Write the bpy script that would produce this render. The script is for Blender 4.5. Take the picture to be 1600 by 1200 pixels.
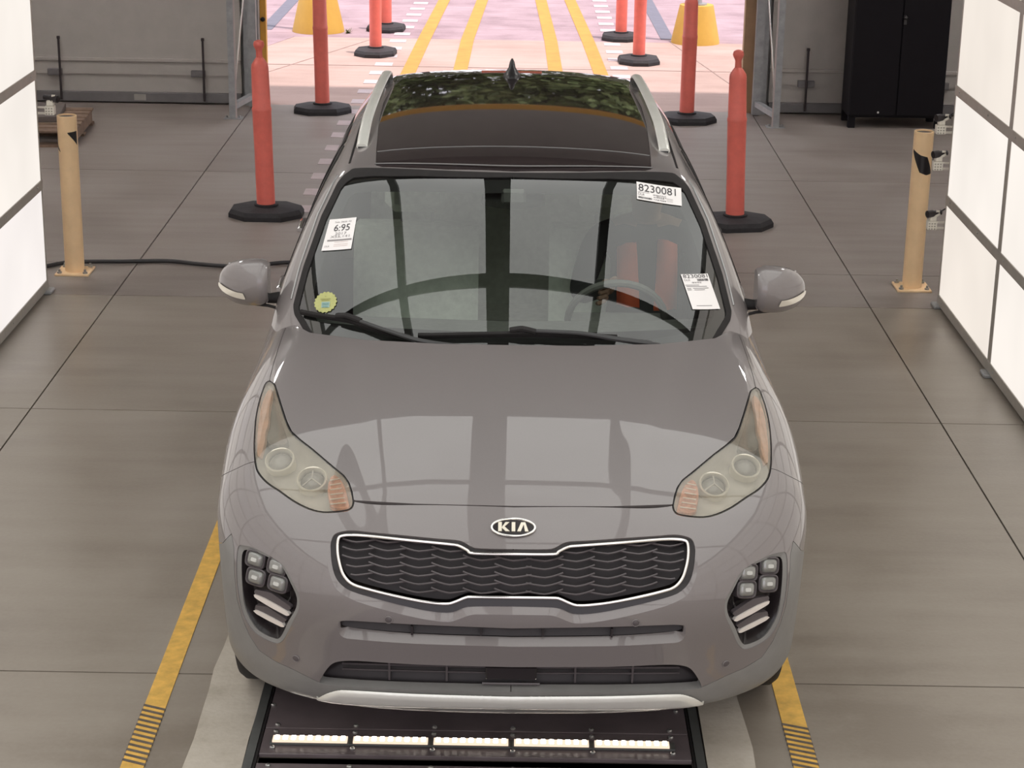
import bpy, math, random
import numpy as np
from mathutils import Vector, Matrix

random.seed(4)
for o in list(bpy.data.objects): bpy.data.objects.remove(o, do_unlink=True)
SC = bpy.context.scene
COL = SC.collection

# ---------------------------------------------------------------- camera
PITCH, ROLL, CAM_H, FOCAL = math.radians(18.08), math.radians(.944), 3.03, 3090.0
cd = bpy.data.cameras.new('camera'); cam = bpy.data.objects.new('camera', cd); COL.objects.link(cam)
cd.sensor_width = 36; cd.lens = 36*FOCAL/1600; cd.clip_start = .05; cd.clip_end = 400
fwd = Vector((0, math.cos(PITCH), -math.sin(PITCH))); down = Vector((0, -math.sin(PITCH), -math.cos(PITCH))); rt = Vector((1, 0, 0))
ir = rt*math.cos(ROLL)-down*math.sin(ROLL); idn = rt*math.sin(ROLL)+down*math.cos(ROLL)
cam.matrix_world = Matrix(((ir.x, -idn.x, -fwd.x, 0), (ir.y, -idn.y, -fwd.y, 0), (ir.z, -idn.z, -fwd.z, CAM_H), (0, 0, 0, 1)))
SC.camera = cam

# ---------------------------------------------------------------- sky, sun, exposure
w = bpy.data.worlds.new('sky'); SC.world = w; w.use_nodes = True
nt = w.node_tree; bg = nt.nodes['Background']
bg.inputs[0].default_value = (.95, .93, 1.0, 1); bg.inputs[1].default_value = 1.65
sd = bpy.data.lights.new('sun', 'SUN'); sun = bpy.data.objects.new('sun', sd); COL.objects.link(sun)
sd.energy = 3.5; sd.angle = math.radians(1.5); sd.color = (1.0, .86, .80)
sun.rotation_euler = (math.radians(8), math.radians(14), 0); sun.location = (0, 30, 30)
SC.view_settings.view_transform = 'Standard'; SC.view_settings.look = 'None'
SC.view_settings.exposure = .25; SC.view_settings.gamma = 1; SC.view_settings.use_curve_mapping = False
PANEL_LIGHT, CEIL_LIGHT, BAY_FILL = .82, 1.36, 26.0

# ---------------------------------------------------------------- materials
def rgb(r, g, b):
    f = lambda c: (c/255/12.92) if c/255 <= .04045 else ((c/255+.055)/1.055)**2.4
    return (f(r), f(g), f(b))
MATS = {}
def mat(name, col, rough=.5, metal=0, coat=0, var=0, scale=8, bump=0, emit=0, trans=0, spec=.5, crough=.03, bscale=None, rvar=0, flake=0):
    if name in MATS: return MATS[name]
    m = bpy.data.materials.new(name); m.use_nodes = True; N = m.node_tree.nodes; L = m.node_tree.links; b = N['Principled BSDF']
    c = (*col, 1)
    b.inputs['Base Color'].default_value = c; b.inputs['Roughness'].default_value = rough; b.inputs['Metallic'].default_value = metal
    b.inputs['Coat Weight'].default_value = coat; b.inputs['Coat Roughness'].default_value = crough; b.inputs['Specular IOR Level'].default_value = spec
    if trans: b.inputs['Transmission Weight'].default_value = trans
    if emit: b.inputs['Emission Color'].default_value = c; b.inputs['Emission Strength'].default_value = emit
    tc = N.new('ShaderNodeTexCoord')
    no = N.new('ShaderNodeTexNoise'); no.inputs['Scale'].default_value = scale; no.inputs['Detail'].default_value = 6; no.inputs['Roughness'].default_value = .6
    L.new(tc.outputs['Object'], no.inputs['Vector'])
    if var:
        r = N.new('ShaderNodeValToRGB'); e = r.color_ramp.elements
        e[0].position = .3; e[1].position = .7
        e[0].color = (*[x*(1-var) for x in col], 1); e[1].color = (*[min(1, x*(1+var)) for x in col], 1)
        L.new(no.outputs['Fac'], r.inputs['Fac']); L.new(r.outputs['Color'], b.inputs['Base Color'])
    if rvar:
        mr = N.new('ShaderNodeMapRange'); mr.inputs['To Min'].default_value = max(.02, rough-rvar); mr.inputs['To Max'].default_value = rough+rvar
        mr.inputs['From Min'].default_value = .3; mr.inputs['From Max'].default_value = .7
        L.new(no.outputs['Fac'], mr.inputs['Value']); L.new(mr.outputs['Result'], b.inputs['Roughness'])
    if bump:
        n2 = N.new('ShaderNodeTexNoise'); n2.inputs['Scale'].default_value = bscale or scale*6; n2.inputs['Detail'].default_value = 5
        L.new(tc.outputs['Object'], n2.inputs['Vector'])
        bp = N.new('ShaderNodeBump'); bp.inputs['Strength'].default_value = bump; bp.inputs['Distance'].default_value = .004
        L.new(n2.outputs['Fac'], bp.inputs['Height']); L.new(bp.outputs['Normal'], b.inputs['Normal'])
    MATS[name] = m; return m

def glass_mat(name, tint, gain=1.9, milk=0, milkcol=(.6, .58, .5), rough=.0):
    m = bpy.data.materials.new(name); m.use_nodes = True; N = m.node_tree.nodes; L = m.node_tree.links; N.clear()
    out = N.new('ShaderNodeOutputMaterial'); mx = N.new('ShaderNodeMixShader'); tr = N.new('ShaderNodeBsdfTransparent'); gl = N.new('ShaderNodeBsdfGlossy')
    tr.inputs[0].default_value = (*tint, 1); gl.inputs['Roughness'].default_value = rough
    fr = N.new('ShaderNodeFresnel'); fr.inputs['IOR'].default_value = 1.5
    mu = N.new('ShaderNodeMath'); mu.operation = 'MULTIPLY'; mu.use_clamp = True; mu.inputs[1].default_value = gain
    L.new(fr.outputs[0], mu.inputs[0]); L.new(mu.outputs[0], mx.inputs[0]); L.new(gl.outputs[0], mx.inputs[2])
    if milk:
        df = N.new('ShaderNodeBsdfDiffuse'); df.inputs[0].default_value = (*milkcol, 1); m2 = N.new('ShaderNodeMixShader'); m2.inputs[0].default_value = milk
        no = N.new('ShaderNodeTexNoise'); no.inputs['Scale'].default_value = 9; tc = N.new('ShaderNodeTexCoord'); L.new(tc.outputs['Object'], no.inputs['Vector'])
        mr = N.new('ShaderNodeMapRange'); mr.inputs['To Min'].default_value = milk*.6; mr.inputs['To Max'].default_value = min(1, milk*1.4); mr.inputs['From Min'].default_value = .3; mr.inputs['From Max'].default_value = .7
        L.new(no.outputs['Fac'], mr.inputs['Value']); L.new(mr.outputs['Result'], m2.inputs[0])
        L.new(tr.outputs[0], m2.inputs[1]); L.new(df.outputs[0], m2.inputs[2]); L.new(m2.outputs[0], mx.inputs[1])
    else: L.new(tr.outputs[0], mx.inputs[1])
    L.new(mx.outputs[0], out.inputs[0]); MATS[name] = m; return m

def concrete(name, c1, c2, c3, rough=.45, rvar=.12, scale=1.3, bump=.12):
    """worn concrete: broad cloudy tone, brushed streaks, small dark specks"""
    m = bpy.data.materials.new(name); m.use_nodes = True; N = m.node_tree.nodes; L = m.node_tree.links; b = N['Principled BSDF']
    tc = N.new('ShaderNodeTexCoord')
    n1 = N.new('ShaderNodeTexNoise'); n1.inputs['Scale'].default_value = scale; n1.inputs['Detail'].default_value = 8; n1.inputs['Roughness'].default_value = .62
    mp = N.new('ShaderNodeMapping'); mp.inputs['Scale'].default_value = (.5, 3, 1); n2 = N.new('ShaderNodeTexNoise'); n2.inputs['Scale'].default_value = 2.5; n2.inputs['Detail'].default_value = 9
    n3 = N.new('ShaderNodeTexNoise'); n3.inputs['Scale'].default_value = 60; n3.inputs['Detail'].default_value = 4
    geo = N.new('ShaderNodeNewGeometry')
    for n in (n1, n3): L.new(geo.outputs['Position'], n.inputs['Vector'])
    L.new(geo.outputs['Position'], mp.inputs['Vector']); L.new(mp.outputs['Vector'], n2.inputs['Vector'])
    a = N.new('ShaderNodeMath'); a.operation = 'MULTIPLY_ADD'; a.inputs[1].default_value = .45
    L.new(n2.outputs['Fac'], a.inputs[0]); L.new(n1.outputs['Fac'], a.inputs[2])
    a2 = N.new('ShaderNodeMath'); a2.operation = 'MULTIPLY_ADD'; a2.inputs[1].default_value = .18; L.new(n3.outputs['Fac'], a2.inputs[0]); L.new(a.outputs[0], a2.inputs[2])
    r = N.new('ShaderNodeValToRGB'); e = r.color_ramp.elements; e[0].position = .62; e[1].position = .98; e[0].color = (*c1, 1); e[1].color = (*c3, 1)
    q = e.new(.8); q.color = (*c2, 1)
    L.new(a2.outputs[0], r.inputs['Fac']); L.new(r.outputs['Color'], b.inputs['Base Color'])
    mr = N.new('ShaderNodeMapRange'); mr.inputs['From Min'].default_value = .35; mr.inputs['From Max'].default_value = .65; mr.inputs['To Min'].default_value = rough-rvar; mr.inputs['To Max'].default_value = rough+rvar
    L.new(n1.outputs['Fac'], mr.inputs['Value']); L.new(mr.outputs['Result'], b.inputs['Roughness'])
    bp = N.new('ShaderNodeBump'); bp.inputs['Strength'].default_value = bump; bp.inputs['Distance'].default_value = .003; L.new(n3.outputs['Fac'], bp.inputs['Height']); L.new(bp.outputs['Normal'], b.inputs['Normal'])
    MATS[name] = m; return m

def emit_mat(name, col, strength, var=.06):
    m = bpy.data.materials.new(name); m.use_nodes = True; N = m.node_tree.nodes; L = m.node_tree.links; N.clear()
    out = N.new('ShaderNodeOutputMaterial'); e = N.new('ShaderNodeEmission'); tc = N.new('ShaderNodeTexCoord'); no = N.new('ShaderNodeTexNoise'); no.inputs['Scale'].default_value = 1.2
    L.new(tc.outputs['Object'], no.inputs['Vector']); mr = N.new('ShaderNodeMapRange'); mr.inputs['To Min'].default_value = strength*(1-var); mr.inputs['To Max'].default_value = strength*(1+var)
    mr.inputs['From Min'].default_value = .3; mr.inputs['From Max'].default_value = .7
    L.new(no.outputs['Fac'], mr.inputs['Value']); L.new(mr.outputs['Result'], e.inputs['Strength']); e.inputs[0].default_value = (*col, 1); L.new(e.outputs[0], out.inputs[0])
    MATS[name] = m; return m

PAINT = mat('grey_metallic_paint', (.200, .180, .178), .42, .20, coat=1, var=.03, scale=300, crough=.02)
CLAD = mat('dark_grey_plastic', (.22, .216, .208), .42, 0, var=.06, scale=20, bump=.05)
GLOSSBLACK = mat('gloss_black_plastic', (.020, .016, .017), .18, 0, coat=.1, var=.1, spec=.3)
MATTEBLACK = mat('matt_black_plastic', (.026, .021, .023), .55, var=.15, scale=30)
TRIMBLACK = mat('black_rubber_trim', (.022, .020, .020), .6, var=.15, scale=30, spec=.18)
CHROME = mat('chrome', (.86, .83, .80), .12, 1, var=.03)
BRIGHT = mat('bright_silver_trim', (.86, .80, .75), .3, .25, var=.03)
SATIN = mat('satin_silver', (.82, .82, .77), .32, .35, var=.04)
GREYSLAT = mat('dark_grille_plastic', (.095, .082, .086), .35, var=.1)
PANO = mat('dark_roof_glass', (.024, .018, .019), .03, 0, coat=0, var=.05, spec=.7)
TYRE = mat('tyre_rubber', (.017, .016, .017), .75, var=.2, scale=40, bump=.2)
RIM = mat('wheel_alloy', (.45, .45, .45), .3, .9, var=.04)
GLASS = glass_mat('green_tinted_glass', (.84, .91, .85), 2.5)
DARKGLASS = glass_mat('privacy_glass', (.30, .32, .30), 1.9)
LENS = glass_mat('hazy_headlight_lens', (.93, .91, .87), 1.1, .17, (.68, .63, .54))
CLEAR = glass_mat('lamp_glass', (.85, .87, .85), 1.6)
HOUSE = mat('headlight_reflector', (.60, .57, .51), .4, .15, var=.1, scale=20)
BEZEL = mat('pale_bezel', (.95, .90, .77), .35, .1, var=.06)
AMBER = mat('amber_reflector', (.80, .36, .22), .35, 0, var=.35, scale=60)
PEACH = mat('side_reflector', (.85, .55, .40), .4, 0, var=.15, scale=30)
LAMPGREY = mat('projector_lens', (.27, .26, .235), .18, .2, coat=.6, var=.1, scale=30)
FABRIC = mat('grey_seat_fabric', (.78, .79, .74), .85, var=.1, scale=30, bump=.1)
DASH = mat('dark_dashboard', (.20, .19, .185), .7, var=.12, scale=40, bump=.1)
HEADLINER = mat('headliner', (.30, .29, .28), .9, var=.08)
PAPER = mat('white_paper', (.88, .85, .84), .6, var=.02)
INK = mat('black_ink', (.05, .045, .05), .6, var=.1)
GREYINK = mat('grey_ink', (.30, .28, .28), .6, var=.1)
PALEINK = mat('pale_pink_ink', (.70, .55, .52), .6, var=.1)
SEALM = mat('yellow_green_seal', (.44, .45, .17), .6, var=.08, scale=60)
SEALB = mat('pale_blue_print', (.33, .46, .40), .6, var=.1)
TEALINK = mat('teal_print', (.09, .27, .28), .6, var=.1)
ORANGEPOST = mat('red_orange_plastic', (.82, .18, .14), .45, var=.08, scale=12, bump=.05)
BLACKRUBBER = mat('black_recycled_rubber', (.022, .020, .023), .7, var=.25, scale=25, bump=.4)
CREAM = mat('cream_bollard_paint', (.90, .64, .37), .4, var=.06, scale=9)
BLACKTAPE = mat('black_tape', (.012, .010, .012), .35, var=.1)
STEEL = mat('galvanised_steel', (.36, .365, .37), .45, .5, var=.15, scale=14)
BOLT = mat('zinc_bolt', (.45, .45, .44), .3, .9, var=.1)
GATE = mat('grey_gate_sheet', (.42, .39, .36), .75, var=.06, scale=5, bump=.05)
GATEDARK = mat('dark_gate_channel', (.16, .15, .15), .6, var=.12, scale=8)
BRONZE = mat('dark_bolt_rod', (.045, .034, .036), .55, .2, var=.15)
CABINET = mat('black_cabinet_steel', (.007, .0055, .0075), .6, 0, var=.1, spec=.2)
FRAMEGREY = mat('grey_aluminium_frame', (.40, .37, .33), .5, .2, var=.1, scale=10)
YELLOWPAINT = mat('worn_yellow_paint', (.74, .44, .09), .6, var=.22, scale=18, bump=.1)
LANEYELLOW = mat('sunlit_yellow_paint', (.48, .24, .045), .7, var=.12, scale=6)
LANEWHITE = mat('white_lane_paint', (.50, .42, .43), .7, var=.1, scale=6)
HATCH = mat('dark_hatch_paint', (.12, .095, .075), .7, var=.3, scale=30)
CONEYELLOW = mat('yellow_concrete_base', (.58, .35, .06), .6, var=.08, scale=5)
TANJAMB = mat('tan_jamb', (.40, .26, .15), .7, var=.12, scale=8)
JAMBYELLOW = mat('yellow_steel', (.75, .40, .06), .5, var=.08)
WOOD = mat('pallet_wood', (.23, .155, .11), .85, var=.25, scale=12, bump=.3)
CABLE = mat('black_cable', (.02, .018, .02), .5, var=.1)
WHITEPLASTIC = mat('white_printed_plastic', (.70, .66, .58), .5, var=.1, scale=40)
PITBLACK = mat('black_pit_plate', (.15, .122, .128), .36, 0, var=.2, scale=6, rvar=.08)
PITSTEEL = mat('pit_edge_steel', (.13, .135, .13), .5, .4, var=.15)
TUNNELWALL = mat('grey_building_wall', (.42, .40, .38), .8, var=.06, scale=2)
ROOFDECK = mat('dark_roof_deck', (.26, .24, .235), .8, var=.1, scale=2)
SKIN = mat('skin', (.34, .19, .13), .55, var=.06)
SHIRT = mat('dark_shirt', (.05, .05, .055), .9, var=.1)
VEST = mat('orange_safety_vest', (.95, .16, .07), .7, var=.06, scale=20)
HAIR = mat('dark_hair', (.02, .016, .014), .8, var=.2, scale=60)
BARK = mat('bark', (.10, .075, .055), .9, var=.3, scale=10, bump=.4)
LEAF = mat('tree_leaves', (.10, .135, .04), .7, var=.45, scale=3)
FLOOR_F = concrete('polished_booth_floor', (.235, .200, .163), (.282, .245, .203), (.318, .281, .237), .36, .08)
FLOOR_B = concrete('rear_bay_floor', (.215, .18, .16), (.26, .223, .20), (.295, .26, .236), .5, .08)
STRIP = concrete('rough_concrete_strip', (.40, .355, .29), (.51, .46, .39), (.59, .54, .47), .85, .05, 2.2, .5)
APRON = concrete('outside_apron_concrete', (.33, .235, .205), (.39, .285, .25), (.44, .325, .29), .85, .05, .8)
ASPHALT = concrete('outside_asphalt', (.235, .165, .185), (.31, .225, .25), (.37, .275, .305), .9, .05, 1.6, .3)
JOINT = mat('dark_joint_filler', (.075, .062, .055), .85, var=.25, scale=10)
LIGHTCREAM = [emit_mat('light_panel_%d' % i, c, PANEL_LIGHT*s) for i, (c, s) in enumerate([((1, .93, .86), 1.0), ((1, .91, .82), .93), ((1, .935, .90), .98)])]
CEILEMIT = emit_mat('ceiling_panel', (.99, .99, .95), CEIL_LIGHT, .08)
LEDEMIT = emit_mat('led_emitter', (1.0, .91, .80), 14.0, 0)
LEDLENS = emit_mat('led_lens', (1, .76, .58), 1.0, 0)

# ---------------------------------------------------------------- object helpers
def link(name, me, parent=None, m=None):
    o = bpy.data.objects.new(name, me); COL.objects.link(o); o.parent = parent
    if m is not None and me is not None and not me.materials: me.materials.append(m)
    return o
def tag(o, label=None, cat=None, group=None, kind=None):
    if label: o['label'] = label
    if cat: o['category'] = cat
    if group: o['group'] = group
    if kind: o['kind'] = kind
    return o
def empty(name, loc=(0, 0, 0), rz=0, **k):
    o = bpy.data.objects.new(name, None); COL.objects.link(o); o.location = loc; o.rotation_euler = (0, 0, rz); o.empty_display_size = .1
    return tag(o, **k)
def flat_mesh(name, V, F, smooth=False):
    me = bpy.data.meshes.new(name); me.from_pydata([tuple(map(float, v)) for v in V], [], [tuple(map(int, f)) for f in F]); me.update()
    if smooth: me.polygons.foreach_set('use_smooth', [True]*len(me.polygons))
    return me
class MB:
    """collects simple solids into one mesh"""
    def __init__(s): s.v = []; s.f = []
    def box(s, x0, x1, y0, y1, z0, z1, b=0):
        n = len(s.v)
        if b:
            b = min(b, (x1-x0)*.45, (y1-y0)*.45, (z1-z0)*.45)
            import itertools
            idx = {}
            for i, j, k in itertools.product((0, 1), repeat=3):
                px, py, pz = (x0, x1)[i], (y0, y1)[j], (z0, z1)[k]; sx, sy, sz = (b, -b)[i], (b, -b)[j], (b, -b)[k]
                idx[i, j, k] = len(s.v); s.v += [(px, py+sy, pz+sz), (px+sx, py, pz+sz), (px+sx, py+sy, pz)]
            def q(*a): s.f.append(a)
            for ax in range(3):
                for d in (0, 1):
                    o = [(0, 0), (1, 0), (1, 1), (0, 1)]
                    ring = []
                    for a, c in o:
                        t = [0, 0, 0]; t[ax] = d; t[(ax+1) % 3] = a; t[(ax+2) % 3] = c; ring.append(idx[tuple(t)]+ax)
                    q(*(ring if d else ring[::-1]))
            for ax in range(3):
                a1, a2 = (ax+1) % 3, (ax+2) % 3
                for u in (0, 1):
                    for v in (0, 1):
                        t0 = [0]*3; t1 = [0]*3; t1[ax] = 1
                        for t in (t0, t1): t[a1] = u; t[a2] = v
                        i0, i1 = idx[tuple(t0)], idx[tuple(t1)]
                        r = (i0+a1, i1+a1, i1+a2, i0+a2); q(*(r if (u ^ v) else r[::-1]))
            for t, i in idx.items():
                r = (i, i+1, i+2); q(*(r if sum(t) % 2 else r[::-1]))
            return s
        s.v += [(x0, y0, z0), (x1, y0, z0), (x1, y1, z0), (x0, y1, z0), (x0, y0, z1), (x1, y0, z1), (x1, y1, z1), (x0, y1, z1)]
        s.f += [tuple(n+i for i in q) for q in ((3, 2, 1, 0), (4, 5, 6, 7), (0, 1, 5, 4), (1, 2, 6, 5), (2, 3, 7, 6), (3, 0, 4, 7))]; return s
    def prism(s, pts, z0, z1):
        n = len(s.v); k = len(pts); s.v += [(x, y, z0) for x, y in pts]+[(x, y, z1) for x, y in pts]
        s.f += [tuple(n+i for i in range(k))[::-1], tuple(n+k+i for i in range(k))]
        s.f += [(n+i, n+(i+1) % k, n+k+(i+1) % k, n+k+i) for i in range(k)]; return s
    def lathe(s, prof, seg=32, cx=0, cy=0, phase=0, lean=(0, 0)):
        n = len(s.v)
        for r, z in prof:
            for i in range(seg):
                a = 2*math.pi*i/seg+phase; s.v.append((cx+lean[0]*z+r*math.cos(a), cy+lean[1]*z+r*math.sin(a), z))
        for j in range(len(prof)-1):
            for i in range(seg):
                a, b = n+j*seg+i, n+j*seg+(i+1) % seg; s.f.append((a, b, b+seg, a+seg))
        s.f.append(tuple(n+i for i in range(seg))[::-1]); t = n+(len(prof)-1)*seg; s.f.append(tuple(t+i for i in range(seg))); return s
    def tube(s, path, r, seg=10, flat=1.0, up=(0, 0, 1), closed=False):
        P = [Vector(p) for p in path]; k = len(P); n = len(s.v); rr = r if hasattr(r, '__len__') else [r]*k
        for i in range(k):
            a, b = (P[(i-1) % k], P[(i+1) % k]) if closed else (P[max(0, i-1)], P[min(k-1, i+1)])
            t = (b-a).normalized(); sd_ = t.cross(Vector(up))
            if sd_.length < 1e-4: sd_ = t.cross(Vector((1, 0, 0)))
            sd_.normalize(); u = sd_.cross(t)
            for j in range(seg):
                q = 2*math.pi*j/seg; s.v.append(tuple(P[i]+sd_*math.cos(q)*rr[i]+u*math.sin(q)*rr[i]*flat))
        for i in range(k if closed else k-1):
            for j in range(seg):
                a, b = n+i*seg+j, n+i*seg+(j+1) % seg; c = n+((i+1) % k)*seg
                s.f.append((a, b, c+(j+1) % seg, c+j))
        if not closed: s.f += [tuple(n+j for j in range(seg))[::-1], tuple(n+(k-1)*seg+j for j in range(seg))]
        return s
    def bar(s, a, b, wd, ht, up=(0, 0, 1)):
        a, b = Vector(a), Vector(b); t = (b-a).normalized(); sd_ = t.cross(Vector(up))
        if sd_.length < 1e-4: sd_ = t.cross(Vector((0, 1, 0)))
        sd_.normalize(); u = sd_.cross(t); n = len(s.v)
        for p in (a, b):
            for x, z in ((-1, -1), (1, -1), (1, 1), (-1, 1)): s.v.append(tuple(p+sd_*x*wd/2+u*z*ht/2))
        s.f += [tuple(n+i for i in q) for q in ((3, 2, 1, 0), (4, 5, 6, 7), (0, 1, 5, 4), (1, 2, 6, 5), (2, 3, 7, 6), (3, 0, 4, 7))]; return s
    def dome(s, c, r, h, seg=8, up=(0, 0, 1)):
        U = Vector(up).normalized(); A = U.orthogonal().normalized(); B = U.cross(A); c = Vector(c); n = len(s.v)
        for rr, hh in ((1, 0), (1, .45), (.7, .85)):
            for i in range(seg):
                q = 2*math.pi*i/seg; s.v.append(tuple(c+(A*math.cos(q)+B*math.sin(q))*r*rr+U*h*hh))
        s.v.append(tuple(c+U*h))
        for j in range(2):
            for i in range(seg): a, b = n+j*seg+i, n+j*seg+(i+1) % seg; s.f.append((a, b, b+seg, a+seg))
        for i in range(seg): s.f.append((n+2*seg+i, n+2*seg+(i+1) % seg, n+3*seg))
        s.f.append(tuple(n+i for i in range(seg))[::-1]); return s
    def build(s, name, m, parent=None, smooth=False, loc=None):
        o = link(name, flat_mesh(name, s.v, s.f, smooth), parent, m)
        if smooth:
            o.data.set_sharp_from_angle(angle=math.radians(42))
        if loc: o.location = loc
        return o
def copy_tree(o, parent=None):
    c = o.copy(); COL.objects.link(c); c.parent = parent
    for ch in list(o.children): copy_tree(ch, c)
    return c

# ---------------------------------------------------------------- body form (metres; x right, y back from the nose, z up)
def spline(xs, ys):
    """natural cubic spline through the knots, straight beyond them"""
    xs = np.array(xs, float); ys = np.array(ys, float); n = len(xs); h = np.diff(xs)
    A = np.zeros((n, n)); b = np.zeros(n); A[0, 0] = A[-1, -1] = 1
    for i in range(1, n-1):
        A[i, i-1], A[i, i], A[i, i+1] = h[i-1], 2*(h[i-1]+h[i]), h[i]
        b[i] = 6*((ys[i+1]-ys[i])/h[i] - (ys[i]-ys[i-1])/h[i-1])
    m = np.linalg.solve(A, b)
    s0 = (ys[1]-ys[0])/h[0] - h[0]*(2*m[0]+m[1])/6
    s1 = (ys[-1]-ys[-2])/h[-1] + h[-1]*(m[-2]+2*m[-1])/6
    def f(t):
        t = np.asarray(t, float); tc = np.clip(t, xs[0], xs[-1])
        i = np.clip(np.searchsorted(xs, tc)-1, 0, n-2); hi = h[i]
        a = (xs[i+1]-tc)/hi; c = (tc-xs[i])/hi
        v = a*ys[i]+c*ys[i+1]+((a**3-a)*m[i]+(c**3-c)*m[i+1])*hi*hi/6
        return v+np.where(t < xs[0], (t-xs[0])*s0, 0)+np.where(t > xs[-1], (t-xs[-1])*s1, 0)
    return f

def smax(a, b, k):
    h = np.maximum(k-np.abs(a-b), 0)/k
    return np.maximum(a, b)+h*h*k*.25

def sig(t): return 1/(1+np.exp(-np.clip(t, -40, 40)))

hood_line = spline([0, .2, .42, .65, .85, 1.1, 1.35, 2.2, 4.4], [.80, .893, .962, 1.017, 1.054, 1.089, 1.112, 1.14, 1.13])
nose_line = spline([.16, .24, .32, .45, .60, .72, .82, .90, 1.0], [.215, .135, .072, .034, .004, .016, .055, .115, .21])
plan_line = spline([0, .2, .4, .57, .68, .78, .86, .92, .97], [0, .004, .016, .046, .09, .16, .25, .36, .50])
side_line = spline([.15, .3, .5, .7, .85, 1.0, 1.1, 1.25], [.840, .880, .899, .910, .914, .884, .852, .79])
side_plan = spline([0, .35, .62, .92, 1.25, 1.8, 3.2, 3.6, 4.0, 4.5], [-.06, -.016, .002, .012, .0, -.003, -.003, .010, -.012, -.085])
tail_line = spline([.2, .5, .8, 1.1], [4.36, 4.46, 4.44, 4.36])

def lower_f(x, y, z):
    ax = np.abs(x)
    side = ax-side_line(z)-side_plan(y)
    front = nose_line(z)+plan_line(ax)-y
    u = ax/.8
    ridge_x = .36+.16*np.clip(y, 0, 1.4)
    crown = .028*u**2+.022*u**6-.010*sig((ridge_x-ax)/.022)-.006*sig((ridge_x-.13-ax)/.03)+.016
    top = (z-hood_line(y)+crown)*.96
    tail = y-tail_line(z)+.25*(ax/.9)**4
    f = smax(smax(side, front, .10), top, .13)
    f = smax(f, tail, .15)
    return smax(f, .222+.075*(ax/.85)**3-z, .05)

screen_line = spline([.95, 1.1, 1.25, 1.4, 1.5, 1.6], [1.03, 1.235, 1.475, 1.735, 1.925, 2.14])
roof_line = spline([1.7, 2.0, 2.35, 2.8, 3.3, 3.8, 4.2, 4.5], [1.475, 1.522, 1.549, 1.566, 1.570, 1.560, 1.534, 1.50])
green_side = spline([.9, 1.05, 1.2, 1.3, 1.4, 1.5, 1.6], [.885, .862, .812, .770, .720, .660, .585])
green_plan = spline([1.0, 1.6, 2.2, 3.2, 3.9, 4.5], [-.03, -.005, 0, -.005, -.035, -.10])
back_line = spline([1.0, 1.2, 1.5, 1.6], [4.42, 4.36, 4.23, 4.18])

def upper_f(x, y, z):
    ax = np.abs(x)
    side = (ax-green_side(z)-green_plan(y))*.93
    scr = (screen_line(z)+.17*(ax/.7)**2+.05*(ax/.7)**5-y)*.5
    roof = z-roof_line(y)+.030*(ax/.6)**2+.012*(ax/.6)**6
    back = (y-back_line(z)+.14*(ax/.65)**3)*.9
    f = smax(scr, roof, .035)
    f = smax(f, side, .06)
    f = smax(f, back, .08)
    return smax(f, .95-z, .03)

def grad(f, P, e=2e-4):
    x, y, z = P.T
    g = np.stack([f(x+e, y, z)-f(x-e, y, z), f(x, y+e, z)-f(x, y-e, z), f(x, y, z+e)-f(x, y, z-e)], 1)
    return g/np.maximum(np.linalg.norm(g, axis=1, keepdims=True), 1e-12)

def shoot(f, O, D, far=3.0, steps=26):
    """distance along D at which the ray from inside point O leaves the form"""
    a = np.zeros(len(D)); b = np.full(len(D), far)
    for _ in range(steps):
        m = (a+b)/2; P = O+D*m[:, None]; s = f(P[:, 0], P[:, 1], P[:, 2]) < 0
        a = np.where(s, m, a); b = np.where(s, b, m)
    return O+D*((a+b)/2)[:, None]
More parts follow.
